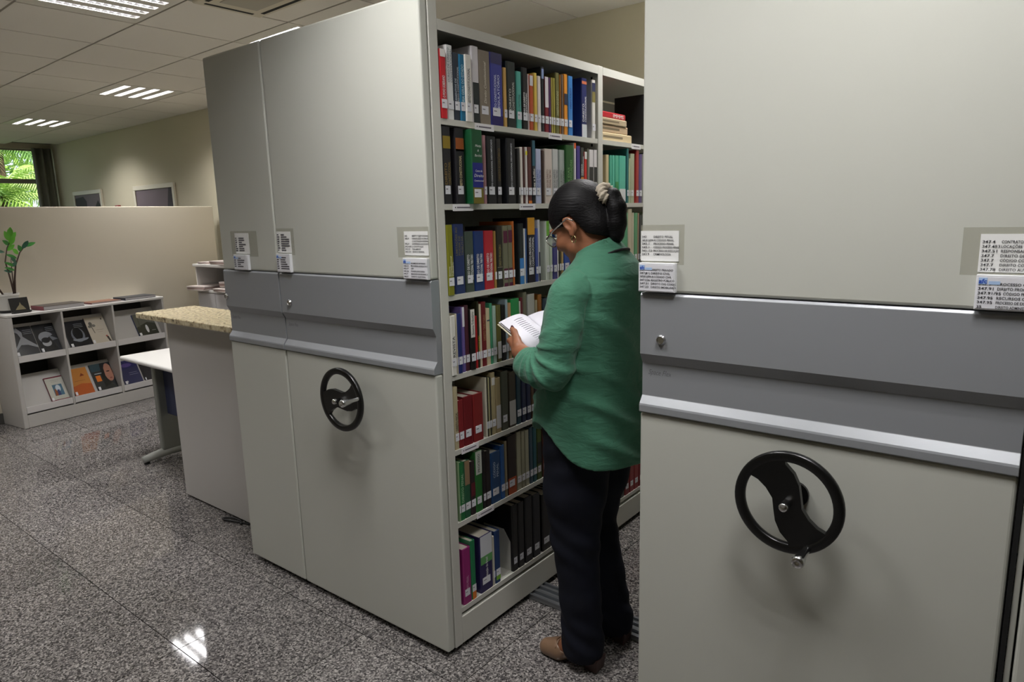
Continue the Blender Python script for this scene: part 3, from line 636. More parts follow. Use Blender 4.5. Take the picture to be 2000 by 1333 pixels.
n = row(5, 880, 820, 5.795, 700, [
    (88, 108, 480, '#7f9a72', 'thin pale green book'),
    (109, 156, 482, '#246b3a', 'green book with pale letters', dict(title='DIREITO PENAL', tc='#9dc09a', tpos=(.3, .8))),
    (158, 224, 462, '#2a5a3e', 'green book with brown upper half', dict(blocks=[(.58, 1, '#8c7458')])),
    (227, 282, 470, '#2b2021', 'black book with dark red panel', dict(blocks=[(.35, .6, '#5c2028')])),
    (285, 364, 352, '#27642c', 'green book with white upper part', dict(blocks=[(.62, 1, '#b8bcb2')], title='PROCESSO', tc='#2a2a2a', tpos=(.65, .95))),
    (367, 400, 352, '#1c1a1a', 'black book'), (402, 458, 350, '#211a1a', 'wider black book'),
    (462, 570, 362, '#1f4470', 'blue book with white lettering', dict(title=['CÓDIGO', 'PENAL'], tc='#b6c4d6', tpos=(.5, .9))),
    (572, 620, 287, '#2a5c9c', 'bright blue book'),
    (622, 650, 242, '#8f8468', 'thin buff book'),
    (652, 752, 172, '#2c201c', 'thick dark book with orange foot', dict(blocks=[(0, .28, '#a8481f')])),
    (757, 808, 132, '#a5a288', 'cream book'), (810, 850, 126, '#9d9a80', 'slightly greener cream book'), (852, 898, 115, '#a8a58c', 'third cream book of a set'),
    (904, 940, 80, '#3e5664', 'blue grey book'), (942, 984, 70, '#285a64', 'teal book'), (986, 1040, 66, '#4a5a24', 'moss green book with black panel', dict(blocks=[(.3, .7, '#1c1c1c')])),
    (1050, 1110, 70, '#6b3a30', 'brown book behind the woman'), (1120, 1190, 60, '#34425c', 'slate blue book behind the woman'), (1200, 1270, 60, '#9b917a', 'buff book behind the woman')])
n = row(6, 870, 960, 4.443, 650, [
    (152, 222, 492, '#8c2668', 'magenta book', dict(title='DIREITO PENAL', tc='#d09abc', tpos=(.2, .5))),
    (224, 264, 424, '#22764a', 'green book with orange edges', dict(blocks=[(0, .14, '#d8792a')])),
    (304, 412, 372, '#2a2450', 'thick navy book with white upper spine', dict(blocks=[(.64, 1, '#c9cbd0'), (.5, .64, '#5c9a58')], title='Constituição do Brasil', tpos=(.15, .6))),
    (413, 432, 388, '#b9b4a6', 'thin white book'),
    (436, 480, 338, '#1d3766', 'dark blue book with green edge', dict(blocks=[(.06, .14, '#7fb23c')])),
    (590, 636, 112, '#1f1e1d', 'black bound volume'), (642, 692, 88, '#201f1f', 'second black bound volume'), (702, 764, 40, '#1d1d1e', 'third black bound volume'),
    (772, 832, 18, '#222226', 'fourth black bound volume'), (850, 922, 10, '#1e1c1b', 'fifth black bound volume'), (928, 980, 0, '#1f1d1c', 'sixth black bound volume'),
    (990, 1050, 0, '#232221', 'seventh black bound volume'), (1060, 1120, 0, '#1c1c1c', 'eighth black bound volume')])
# far bay
n = row(1, 1000, 250, 7.404, 550, [
    (1358, 1404, 386, '#c8b78e', 'cream book'), (1416, 1449, 395, '#4fae92', 'sea green book'), (1451, 1489, 396, '#55b398', 'second sea green book'), (1491, 1546, 398, '#4daa8c', 'third sea green book', dict(blocks=[(0, .45, '#2f8a4a')])),
    (1551, 1648, 402, '#53b59c', 'thick sea green book', dict(blocks=[(.03, .3, '#d2d4d4')], lab=False)), (1664, 1692, 292, '#2d6c6c', 'tall dark teal book'), (1697, 1714, 440, '#b6c29c', 'thin pale green book'),
    (1717, 1774, 372, '#a3a88c', 'sage book'),
    (1797, 1840, 318, '#9c2f2c', 'brick red book'), (1843, 1885, 380, '#5a4a7c', 'purple book'), (1890, 1960, 380, '#8a8a80', 'grey book'), (1970, 2060, 360, '#40606a', 'slate book')], bay=' of the far bay')
n = row(2, 1030, 330, 6.667, 800, [
    (1020, 1100, 560, '#b9ad8e', 'buff book'), (1110, 1225, 560, '#4d8a68', 'thick green book'), (1236, 1310, 572, '#4d9a72', 'green book'), (1312, 1364, 522, '#c0b89e', 'cream book'), (1366, 1392, 570, '#c9bfa8', 'thin cream book'), (1395, 1438, 572, '#5a9a6e', 'mid green book'), (1440, 1456, 574, '#a88c74', 'thin brown book'), (1458, 1500, 600, '#33383c', 'charcoal book'), (1510, 1580, 560, '#97a38c', 'sage book')], bay=' of the far bay')
n = row(6, 1020, 820, 2.6, 240, [
    (478, 496, 150, '#6b6a60', 'grey book'), (498, 520, 150, '#4a4a46', 'dark grey book'), (523, 545, 130, '#7c2026', 'dark red book'), (547, 568, 125, '#86252a', 'second dark red book'), (570, 592, 122, '#8c2a2e', 'third dark red book'), (594, 620, 122, '#7a2228', 'fourth dark red book'), (622, 650, 120, '#7f2529', 'fifth dark red book')], bay=' of the far bay')
for k, cols in ((3, ['#5a6a4c', '#b9ae92', '#2f4a6a', '#7a2c2c', '#c6c2b4', '#3d3a36', '#41705a', '#a08a5c']), (4, ['#6e6a5a', '#2c3450', '#7d3a2c', '#b5ad98', '#2e5646', '#4a4038', '#8f8a72']), (5, ['#2a3c5c', '#6c6a60', '#9d9276', '#3d5a40', '#5c2c2c', '#b0aa98', '#30343c'])):
    y = 1.07
    for q, c in enumerate(cols):
        w = .022+.016*((q*7+k*3) % 5)/4; h = .17+.06*((q*5+k) % 4)/3
        nm = {'#5a6a4c': 'moss green', '#b9ae92': 'buff', '#2f4a6a': 'blue', '#7a2c2c': 'red', '#c6c2b4': 'white', '#3d3a36': 'black', '#41705a': 'green', '#a08a5c': 'tan', '#6e6a5a': 'grey', '#2c3450': 'navy', '#7d3a2c': 'rust', '#b5ad98': 'cream', '#2e5646': 'dark green', '#4a4038': 'dark brown', '#8f8a72': 'sand', '#2a3c5c': 'dark blue', '#6c6a60': 'stone grey', '#9d9276': 'khaki', '#3d5a40': 'leaf green', '#5c2c2c': 'maroon', '#b0aa98': 'pale buff', '#30343c': 'charcoal'}[c]
        book(y, y+w, ZSH[k]+.0004, h, c, '%s book, %s in the far bay, %s, behind the woman' % (nm, WORDS[q], ROWN[k]), 'books on the %s of the far bay' % ROWN[k]); y += w+.002
# pile lying flat on the top shelf of the far bay, and the leaning black folder
zz = ZSH[0]+.0005
for q, (y0_, y1_, t, c, lb) in enumerate((((1.036, 1.30, .034, '#cbb893', 'thick cream volume lying at the bottom of the flat pile, far bay')), (1.036, 1.27, .032, '#c2a98a', 'buff volume lying second from the bottom of the flat pile'), (1.036, 1.255, .026, '#b3a184', 'sand volume lying under the red one on the flat pile'), (1.036, 1.25, .024, '#b3222e', 'red volume lying on top of the flat pile, far bay'))):
    e = empty('book', (XSP-.01-.004*(q % 2), y0_, zz), 0, lb, 'book', 'books lying flat on the top shelf')
    w = y1_-y0_
    MB().prism([(-.16, 0), (-.003, 0), (0, .003), (0, t-.003), (-.003, t), (-.16, t), (-.16, t-.002), (-.006, t-.002), (-.006, .002), (-.16, .002)], lambda a, b, c_: (a, c_, b), 0, w).build('cover', mat(c, .45), e)
    MB().box(-.157, -.0065, .003, w-.003, .0022, t-.0022).build('page_block', PAGES, e)
    if q == 3: text('IMMMS', .02, (.0006, w*.5, .005), (0, 1, 0), (0, 0, 1), WHITE, e, name='title', width=w*.42)
    else: box('spine_print', .0002, .0005, w*.08, w*.7, t*.4, t*.65, mat('#7d6f58', .6), e)
    zz += t+.0008
book(1.395, 1.412, ZSH[0]+.0004, .22, '#191919', 'black folder standing beside the flat pile, far bay', 'folders on the top shelf', lab=False)
book(1.425, 1.45, ZSH[0]+.0004, .21, '#2a2a2c', 'charcoal folder standing right of the black folder', 'folders on the top shelf', lab=False)
# the front words of the green and blue book
gy0, gy1 = onX(850+506/7.014, 230+700/7.014, XSP+.022)[1], onX(850+658/7.014, 230+700/7.014, XSP+.022)[1]
gb = next(o for o in bpy.data.objects if o.get('label', '').startswith('green book with blue panel'))
gw = gy1-gy0
for s, z_, fs, wd in (('Motta', .178, .011, .5), ('&', .164, .010, .12), ('Barchet', .148, .011, .62), ('Curso de', .100, .010, .6), ('Direito', .084, .014, .85), ('Constitucional', .070, .008, .85)):
    text(s, fs, (.0009, gw*(.55-wd/2), z_), (0, 1, 0), (0, 0, 1), WHITE, gb, name='title', width=gw*wd, shear=.25)
# bookend on the bottom shelf
by = onX(870+578/4.443, 960+700/4.443, XSP-.01)[1]
e = empty('bookend', (XSP-.012, by-.004, ZSH[6]+.0005), 0, 'grey steel bookend holding up the black bound volumes', 'bookend')
MB().prism([(0, 0), (0, .12), (-.03, .165), (-.13, .165), (-.13, 0)], lambda a, b, c: (a, c, b), 0, .0015).build('upright_plate', PAINT2, e)
MB().box(-.13, 0, -.04, 0, 0, .0012).build('foot_plate', PAINT2, e)
# paper strips on the shelf lips
def strip(k, u0, u1, v, label, far=False):
    a, b = onX(u0, v, XS)[1], onX(u1, v, XS)[1]
    e = empty('shelf_label', (XS-.0018, a, ZSH[k]-.018), 0, label, 'shelf label', 'paper labels on the shelf edges')
    box('paper', 0, .0006, 0, b-a, -.004, .017, mat('#e2dfe2', .5), e)
    box('printed_line', .0007, .0009, (b-a)*.1, (b-a)*.14, .005, .009, INK, e); box('printed_line', .0007, .0009, (b-a)*.2, (b-a)*.85, .005, .009, mat('#6a6470', .6), e)
strip(0, 928, 965, 246, 'white paper label on the top shelf edge below the taupe book')
strip(0, 1072, 1098, 264, 'white paper label on the top shelf edge below the olive book')
strip(0, 1234, 1252, 273, 'white paper label on the top shelf edge of the far bay')
strip(1, 885, 925, 405, 'white paper label on the second shelf edge below the copper picture book')
strip(1, 1015, 1046, 403, 'white paper label on the second shelf edge near the woman')
strip(4, 902, 936, 880, 'white paper label on the fifth shelf edge below the red books')
strip(5, 932, 966, 1005, 'white paper label on the sixth shelf edge')
# ------------------------------------------------------------------ low display bookcase by the partition
BC = empty('display_bookcase', (-5.951, .104, 0), R(7.5), 'low grey display bookcase with sloped shelves against the partition', 'bookcase')
# local frame: x away from the partition (front at 0), y along the front, z up
BL, BD, BH = 1.19, .33, .865
for y0, y1 in ((-.02, .012), (BL-.018, BL)):
    MB().box(-BD, 0, y0, y1, 0, BH-.018).build('side_panel', LAM, BC, bevel=.006, seg=3)
MB().box(-BD, .004, -.024, BL+.004, BH-.018, BH+.004).build('top_panel', LAMW, BC, bevel=.006, seg=3)
box('back_panel', -BD, -BD+.006, .012, BL-.018, .06, BH-.02, mat('#3b3833', .8, name='painted_shade_backing'), BC)  # shade behind the sloped boards is put into the panel's dark colour
for y in (.352, .745): MB().box(-BD+.007, -.002, y-.008, y+.008, .1, BH-.019).build('divider', LAM, BC, bevel=.003)
MB().box(-.03, -.004, .012, BL-.018, .002, .100).build('plinth', LAM, BC, bevel=.002)
CY = [(.013, .343), (.361, .736), (.754, BL-.019)]
TILT = R(62)                                    # rake of the display shelves
BINS = {}
for zb in (.535, .143):
    for ci, (y0, y1) in enumerate(CY):
        # sloped board from the front lip up to the back
        L_ = .27; cx, cz = math.cos(TILT), math.sin(TILT)
        p = [(-.045, zb), (-.045-L_*cx, zb+L_*cz), (-.045-L_*cx-.010*cz, zb+L_*cz-.010*cx), (-.045-.010*cz-.012, zb-.012), (-.045, zb-.012)]
        sh = MB().prism(p[::-1], lambda a, b, t: (a, t, b), y0, y1).build('display_shelf', LAM, BC)
        box('ledge', -.05, -.004, y0, y1, zb-.032, zb-.012, LAM, sh, .001)
        box('lip', -.014, -.003, y0, y1, zb-.030, zb+.018, mat('#cfcccb', .4), sh, .002)
        BINS[(zb, ci)] = sh
def disp_book(zb, y0, y1, h, color, label, draw=None, t=.014, spine=None):
    """book lying on the sloped shelf; local frame: x = right on the cover, y = up the cover, z out of it"""
    e = empty('book', (0, 0, 0), 0, label, 'book', 'books shown face up on the display bookcase')
    cx, cz = math.cos(TILT), math.sin(TILT)
    xa, ya_, za = Vector((0, 1, 0)), Vector((-cx, 0, cz)), Vector((cz, 0, cx))
    og = Vector((-.045, y0, zb))+za*.0008+ya_*.004
    M = Matrix.Identity(4)
    for i in range(3): M[i][0] = xa[i]; M[i][1] = ya_[i]; M[i][2] = za[i]; M[i][3] = og[i]
    e.matrix_world = Matrix.Translation((-5.951, .104, 0)) @ Matrix.Rotation(R(7.5), 4, 'Z') @ M
    w = y1-y0
    MB().box(0, w, 0, h, t-.0015, t).build('front_cover', mat(color, .18, coat=.5), e); MB().box(0, w, 0, h, 0, .0015).build('back_cover', mat(color, .25), e)
    MB().box(.003, w-.002, .002, h-.002, .0016, t-.0016).build('page_block', PAGES, e)
    box('spine', -.0015, 0, 0, h, 0, t, mat(spine or color, .3), e)
    def patch(poly, c, lift=0, name='cover_print'):
        MB().prism([(a*w, b*h) for a, b in poly], lambda a, b, s: (a, b, s), t+.0002+lift, t+.0005+lift).build(name, mat(c, .2), e)
    def ell(cx_, cy_, rx, ry, c, lift=0, a0=0, a1=360, n_=20):
        patch([(cx_+rx*math.cos(R(a0+(a1-a0)*k/n_)), cy_+ry*math.sin(R(a0+(a1-a0)*k/n_))) for k in range(n_ if a1-a0 == 360 else n_+1)], c, lift)
    def wr(s, size, x, y, c, wd): text(s, size, (x*w, y*h, t+.0007), (1, 0, 0), (0, 1, 0), mat(c, .4), e, name='cover_words', width=wd*w)
    def bar(x0, x1, y, c='#8d9096', hh=.012): patch([(x0, y), (x1, y), (x1, y+hh), (x0, y+hh)], c, .0003, 'cover_line')
    def sticker(): patch([(.03, .03), (.14, .03), (.14, .15), (.03, .15)], '#e6e6ea', .0003, 'label')
    if draw: draw(patch, ell, wr, bar)
    sticker(); return e
def swirl(patch, ell, wr, bar):
    patch([(.02, .96), (.38, .98), (.55, .8), (.52, .66), (.72, .5), (1.0, .3), (1.0, .22), (.62, .36), (.34, .38), (.05, .18), (.0, .2), (.28, .48), (.42, .62), (.36, .78)], '#8f9196')
    for k in range(3): bar(.6, .96, .86-.06*k)
def shell(patch, ell, wr, bar):
    ell(.45, .52, .36, .2, '#8c8f95', 0, 20, 220); ell(.4, .32, .22, .12, '#a5a7ab'); ell(.38, .42, .2, .1, '#1b1d22', .0002); patch([(.55, .6), (.98, .42), (.7, .38)], '#6d7178')
    for k in range(3): bar(.55, .92, .86-.06*k)
def bowl(patch, ell, wr, bar):
    ell(.5, .45, .3, .28, '#6f747d'); ell(.5, .5, .22, .24, '#16181d', .0002); ell(.55, .3, .36, .1, '#868b93', .0003, 180, 360)
    for k in range(3): bar(.45, .85, .86-.06*k)
def flower(patch, ell, wr, bar):
    ell(.22, .76, .09, .07, '#6d6a66'); ell(.35, .68, .1, .05, '#7d7a74'); ell(.14, .66, .08, .05, '#77746e'); patch([(.2, .7), (.24, .7), (.3, .4), (.27, .4)], '#5c5a55', .0002)
    bar(.4, .8, .5, '#9a8f84'); bar(.45, .7, .42, '#b39a92'); ell(.86, .9, .03, .04, '#5a5652'); patch([(.78, .24), (.9, .22), (.96, .02), (.86, .03)], '#4c4440'); ell(.82, .24, .05, .03, '#a8584c')
def glade(patch, ell, wr, bar):
    patch([(0, 0), (1, 0), (1, .5), (.6, .6), (0, .4)], '#3c3e34'); ell(.5, .3, .07, .18, '#d6d6d8', .0003); patch([(.15, .4), (.2, .4), (.24, .9), (.2, .9)], '#54574a', .0002); bar(.7, .9, .2, '#b9b9b0')
def bright(patch, ell, wr, bar):
    patch([(0, .95), (1, .95), (1, 1), (0, 1)], '#6e1f30'); patch([(.28, .2), (.82, .2), (.82, .66), (.28, .66)], '#4b6f86'); patch([(.3, .2), (.5, .2), (.45, .45), (.35, .5)], '#8a4f2c', .0002); ell(.56, .5, .14, .14, '#c9d3dc', .0003); patch([(.45, .2), (.62, .2), (.6, .44), (.48, .44)], '#33406e', .0004); patch([(0, 0), (1, 0), (1, .04), (0, .04)], '#7a2a36')
    bar(.25, .75, .84, '#9a9690'); bar(.3, .7, .78, '#a5a19a')
def desert(patch, ell, wr, bar):
    patch([(0, 0), (1, 0), (1, .36), (.5, .42), (0, .34)], '#b85a24'); patch([(.55, .68), (.8, .7), (.66, .8)], '#7d3218'); bar(.2, .75, .52, '#a56a30', .02)
def portrait(patch, ell, wr, bar):
    patch([(0, .72), (.6, .72), (.6, 1), (0, 1)], '#2f4650'); ell(.8, .62, .22, .34, '#b07c68', 0, 0, 360); patch([(.92, .1), (1, .1), (1, 1), (.96, 1), (.98, .5)], '#1b1a1c', .0003)
    patch([(.5, 1), (.75, 1), (.62, .8), (.58, .45), (.75, .2), (.4, .1), (.42, .6)], '#16171a', .0003); ell(.78, .66, .09, .02, '#2b2422', .0005); ell(.82, .4, .07, .02, '#8c4a44', .0005)
    patch([(.1, .34), (.34, .34), (.34, .56), (.1, .56)], '#df7a2c', .0003); bar(.1, .46, .62, '#aeb4b8', .03)
def night(patch, ell, wr, bar):
    patch([(0, .6), (1, .72), (1, 1), (0, 1)], '#2c2c5e'); ell(.4, .8, .3, .08, '#5a4a8c', .0002); bar(.4, .85, .46, '#8d92a8'); bar(.4, .9, .38, '#8d92a8'); ell(.15, .12, .05, .04, '#d8d8dc', .0003)
disp_book(.535, .022, .180, .235, '#1c1e24', 'black book with pale swirl, first on the upper display shelf', swirl)
disp_book(.535, .192, .339, .235, '#191b20', 'black book with shell photograph, second on the upper display shelf', shell)
disp_book(.535, .405, .572, .225, '#181a22', 'black book with bowl shaped photograph, upper middle display shelf', bowl)
disp_book(.535, .576, .728, .235, '#c9c0b0', 'cream book with grey flower, upper middle display shelf', flower, spine='#3a1c22')
disp_book(.535, .965, 1.14, .205, '#5f6058', 'grey green landscape book, upper right display shelf', glade, spine='#1f2a5c')
disp_book(.143, .211, .339, .20, '#c4c3b8', 'white book with colourful picture, lower left display shelf', bright, spine='#6e1f30')
disp_book(.143, .385, .535, .23, '#c5813a', 'orange desert book on the lower middle display shelf', desert, spine='#2a1c18')
disp_book(.143, .565, .728, .235, '#23272c', 'dark book with half a face, lower middle display shelf', portrait)
disp_book(.143, .790, .945, .215, '#34365a', 'violet blue night book on the lower right display shelf', night)
disp_book(.143, .965, 1.06, .20, '#1e1a1e', 'dark book half hidden behind the desk leg', None)
# books lying on top
def bcw(x, y, z): p = Matrix.Translation((-5.951, .104, 0)) @ Matrix.Rotation(R(7.5), 4, 'Z') @ Vector((x, y, z)); return p
def flat_book(x, y, w, d, t, color, label, rz=0, z=BH+.0045, spine=None):
    p = bcw(x, y, z); e = empty('book', p, R(7.5)+rz, label, 'book', 'books lying on the display bookcase')
    MB().box(0, d, 0, w, t-.002, t).build('front_cover', mat(color, .3), e); MB().box(0, d, 0, w, 0, .002).build('back_cover', mat(color, .3), e)
    MB().box(.003, d-.003, .003, w-.003, .0021, t-.0021).build('page_block', mat('#b9b6b8', .8), e); box('spine', 0, d, -.002, 0, 0, t, mat(spine or color, .35), e)
flat_book(-.20, .235, .30, .19, .030, '#3a3436', 'dark covered book lying left on the bookcase top', spine='#7c2438')
flat_book(-.20, .60, .24, .17, .012, '#8c5a44', 'thin brown book lying in the middle of the bookcase top', spine='#6a2c2c')
flat_book(-.19, .865, .27, .18, .022, '#2b3340', 'dark blue book lying right on the bookcase top', spine='#2b3340')
# potted plant
pp = bcw(-.175, .07, BH+.0045)
PL = empty('potted_plant', pp, R(7.5), 'green plant with thin stems in a white pot on the bookcase', 'plant', None)
MB().lathe([(.055, 0), (.06, .018), (.0605, .02)], (0, 0, 0), (0, 0, 1), 28).build('saucer', mat('#1c1c1c', .5), PL, smooth=False)
MB().lathe([(.058, .018), (.078, .125), (.084, .128), (.084, .142), (.076, .142), (.073, .130), (.0, .128)], (0, 0, 0), (0, 0, 1), 32).build('pot', mat('#dad8d2', .4), PL, smooth=False)
MB().lathe([(.072, .1285), (.05, .134), (0, .136)], (0, 0, 0), (0, 0, 1), 18).build('soil', mat('#2c211a', .95, bump=(120, .5)), PL)
LEAF1, LEAF2, LEAF3 = mat('#3f8f3c', .35), mat('#6cc23c', .35), mat('#3a6a54', .4)
STEM = mat('#4a3a32', .6)
def leaf(parent, p, d, nrm, L, Wd, mt):
    d = Vector(d).normalized(); nrm = Vector(nrm); s = d.cross(nrm).normalized(); nrm = s.cross(d).normalized(); p = Vector(p); vs = []
    prof = [(0, .12), (.2, .75), (.45, 1), (.7, .8), (.9, .35), (1, .03)]
    for t, w in prof:
        c = p+d*L*t+nrm*L*.18*t*(1-t); vs += [c-s*Wd*w/2, c-nrm*Wd*.10*w, c+s*Wd*w/2]
    fs = []
    for k in range(len(prof)-1): fs += [(3*k, 3*k+1, 3*k+4, 3*k+3), (3*k+1, 3*k+2, 3*k+5, 3*k+4)]
    n0 = len(vs); vs += [Vector(v)-nrm*.0007 for v in vs]; fs += [tuple(n0+i for i in f[::-1]) for f in fs]
    MB().add(vs, fs).build('leaf', mt, parent, smooth=True)
def stem(pts, r0, leaves):
    st = MB().tube(pts, [r0*(1-.6*k/(len(pts)-1)) for k in range(len(pts))], 7).build('stem', STEM, PL, smooth=True)
    for p, d, L, Wd, mt in leaves: leaf(st, p, d, (1, -.2, .5), L, Wd, mt)
Z0 = .13
stem([(0, .055, Z0), (.0, .045, .25), (0, .03, .38), (0, .055, .48), (.0, .085, .53)], .007, [((0, .035, .45), (0, -.9, .15), .085, .03, LEAF3), ((0, .05, .46), (.2, .6, .5), .07, .035, LEAF2), ((0, .07, .50), (.2, .5, .7), .075, .035, LEAF2), ((0, .08, .53), (0, -.3, .9), .08, .04, LEAF2), ((0, .085, .54), (.1, .6, .8), .07, .036, LEAF2), ((0, .075, .50), (.1, -.6, .5), .06, .034, LEAF1), ((0, .085, .56), (.2, .1, 1), .075, .04, LEAF2)])
stem([(0, .06, Z0), (0, .075, .25), (0, .095, .35), (0, .135, .44), (0, .175, .485)], .008, [((0, .085, .31), (.1, -.9, .35), .075, .024, LEAF1), ((0, .09, .34), (.1, -.9, .45), .08, .026, LEAF1), ((0, .1, .37), (.2, -.5, .6), .06, .03, LEAF3), ((0, .11, .40), (.1, -.9, .4), .08, .028, LEAF1), ((0, .125, .43), (.2, -.5, .5), .065, .035, LEAF2), ((0, .145, .45), (.3, -.3, .6), .06, .034, LEAF1), ((0, .155, .47), (.2, .4, .5), .07, .032, LEAF3), ((0, .17, .485), (.1, .9, .3), .085, .032, LEAF1), ((0, .165, .48), (.2, .5, .7), .06, .03, LEAF3)])
stem([(.01, -.02, Z0), (.01, -.05, .2), (.01, -.11, .33), (.01, -.16, .45)], .007, [((.01, -.11, .33), (0, .8, .4), .07, .03, LEAF1), ((.01, -.13, .38), (0, -.9, .3), .08, .03, LEAF1), ((.01, -.15, .43), (0, .6, .7), .07, .03, LEAF3)])
stem([(0, .05, Z0), (0, .06, .22), (0, .065, .33), (.0, .07, .40)], .005, [((0, .065, .34), (.1, .5, .4), .05, .028, LEAF3), ((0, .065, .30), (.1, -.8, .2), .06, .024, LEAF3)])
# small black picture card standing against the pot
pc = bcw(-.045, .035, BH+.0045); e = empty('picture_card', pc, R(7.5), 'small black picture card standing before the white plant pot', 'picture card')
e.rotation_euler = (0, R(-12), R(7.5))
box('card_board', -.006, 0, 0, .125, 0, .115, mat('#131213', .3), e); box('stand', -.002, .022, 0, .125, 0, .012, mat('#1a1a1a', .4), e)
MB().prism([(.03, .025), (.10, .025), (.085, .05), (.075, .06), (.068, .082), (.060, .06), (.045, .045)], lambda a, b, t: (t, a, b), .0003, .0006).build('print', mat('#8e8364', .4), e)

# ------------------------------------------------------------------ counter, desk, rack
LEGM0 = mat('#84867f', .45)
CT = empty('service_counter', (-3.67, .176, 0), 0, 'tall grey counter with a beige granite top left of the shelving', 'counter')
MB().box(0, .945, 0, .035, .012, 1.010).build('front_panel', LAM, CT, bevel=.002)
for px in (.08, .5): MB().box(px, px+.03, .12, .15, .7005, 1.0105).build('support_post', LEGM0, CT, bevel=.002)
MB().box(.02, .93, .03, .05, .0, .012).build('foot', GAP, CT)
BEIGE = ramp_mat('beige_granite', 60, [(.30, '#4a4034'), (.40, '#a39274'), (.52, '#c9bb98'), (.75, '#d8cdb0')], .2, detail=8, coat=.3)
MB().box(-.024, .950, -.140, .175, 1.020, 1.05).build('granite_top', BEIGE, CT, bevel=.006, seg=3)
MB().box(-.005, .945, -.09, .16, 1.011, 1.0195).build('support_plate', mat('#a7a5a2', .5), CT)
DK = empty('office_desk', (-4.475, .232, 0), 0, 'office desk with white top and navy panel behind the counter', 'desk')
MB().box(0, 1.70, 0, .62, .674, .70).build('desk_top', LAMW, DK, bevel=.012, seg=3)
LEGM = mat('#84867f', .45, name='desk_leg_grey')
for lx in (.06, 1.59):
    lg = MB().box(lx, lx+.05, .15, .40, .06, .673).build('leg', LEGM, DK, bevel=.012, seg=3)
    MB().tube([(lx+.025, .03, .030), (lx+.025, .09, .038), (lx+.025, .20, .05), (lx+.025, .45, .05), (lx+.025, .56, .036), (lx+.025, .61, .03)], [.022, .026, .03, .03, .026, .022], 12).build('foot_bar', mat('#a3a59f', .4), lg, smooth=True)
    MB().lathe([(.018, 0), (.018, .010)], (lx+.025, .05, .0), (0, 0, 1), 14).build('glide', GAP, lg)
    box('cable_slot', lx-.0008, lx, .30, .32, .16, .24, GAP, lg)
MB().box(.113, 1.58, .20, .218, .30, .670).build('modesty_panel', mat('#2f3550', .6, name='navy_panel'), DK, bevel=.003)
for k, (a, b, c, lb) in enumerate(((.50, .32, '#dcdcda', 'loose sheet of paper lying on the white desk'), (.58, .16, '#cfd6cf', 'thin stack of papers lying nearer on the white desk'))):
    e = empty('paper_sheet', (-4.475+a, .232+b, .7005), R(12-20*k), lb, 'paper', 'papers on the desk')
    box('sheet', 0, .21, 0, .15, 0, .001 if k == 0 else .008, mat(c, .6), e)
cb = MB().tube([(-3.13+.06*math.cos(t*.35)-.03*t/14, .150+.022*math.sin(t*.35*1.2), .006) for t in range(15)]+[(-2.95, .2, .006)], .005, 8).build('power_cable', mat('#161616', .5), smooth=True)
tag(cb, 'black power cable looping out from under the counter', 'cable')
# newspaper rack in the corner
NR = empty('newspaper_rack', (-6.225, 1.65, 0), 0, 'white cabinet with open shelf for newspapers in the far corner', 'cabinet')
for x in (.02, .92): MB().box(x, x+.018, 0, .38, .06, 1.10).build('side_panel', LAMW, NR, bevel=.002)
MB().box(0, .96, -.015, .385, 1.10, 1.126).build('top_panel', LAMW, NR, bevel=.006, seg=3)
MB().box(.04, .92, -.005, .375, .868, .888).build('shelf', LAMW, NR, bevel=.003)
box('back_panel', .04, .92, .370, .378, .06, 1.10, mat('#55534e', .7), NR); box('plinth', .03, .93, .03, .37, 0, .06, LAM, NR)
for x0 in (.04, .335, .63): MB().box(x0+.002, x0+.291, -.003, .014, .065, .864).build('door', mat('#c4c2c4', .45), NR, bevel=.003)
NEWS = mat('#c9bdb8', .85, var=.12, name='newsprint'); NEWS2 = mat('#a8908a', .85, var=.2, name='newsprint_colour')
def newspaper(x, y, z, w, d, t, rz, label):
    e = empty('newspaper', (x, y, z), rz, label, 'newspaper', 'newspapers on the corner cabinet')
    for k in range(3):
        q = .006*k; MB().add([(0+q, 0-q, k*t/3), (w, q, k*t/3), (w-q, d, k*t/3+.004*k), (q, d-q, k*t/3), (0+q, 0-q, (k+1)*t/3-.001), (w, q, (k+1)*t/3-.001), (w-q, d, (k+1)*t/3+.003), (q, d-q, (k+1)*t/3-.001)],
                 [(0, 3, 2, 1), (4, 5, 6, 7), (0, 1, 5, 4), (1, 2, 6, 5), (2, 3, 7, 6), (3, 0, 4, 7)]).build('folded_sheet', NEWS if k != 1 else NEWS2, e, bevel=.001)
newspaper(-6.235, 1.57, .8885, .25, .30, .04, R(6), 'folded newspaper hanging over the middle shelf of the corner cabinet')
newspaper(-5.86, 1.62, .8885, .25, .30, .03, R(-4), 'newspaper further right on the middle shelf of the corner cabinet')
newspaper(-5.82, 1.66, .9260, .24, .28, .05, R(3), 'upper newspaper of the right pile on the corner cabinet shelf')
newspaper(-6.17, 1.66, 1.1265, .20, .28, .018, R(3), 'thin newspaper at the left on top of the corner cabinet')
newspaper(-5.93, 1.65, 1.1265, .30, .28, .034, R(-5), 'pale newspaper at the right on top of the corner cabinet')

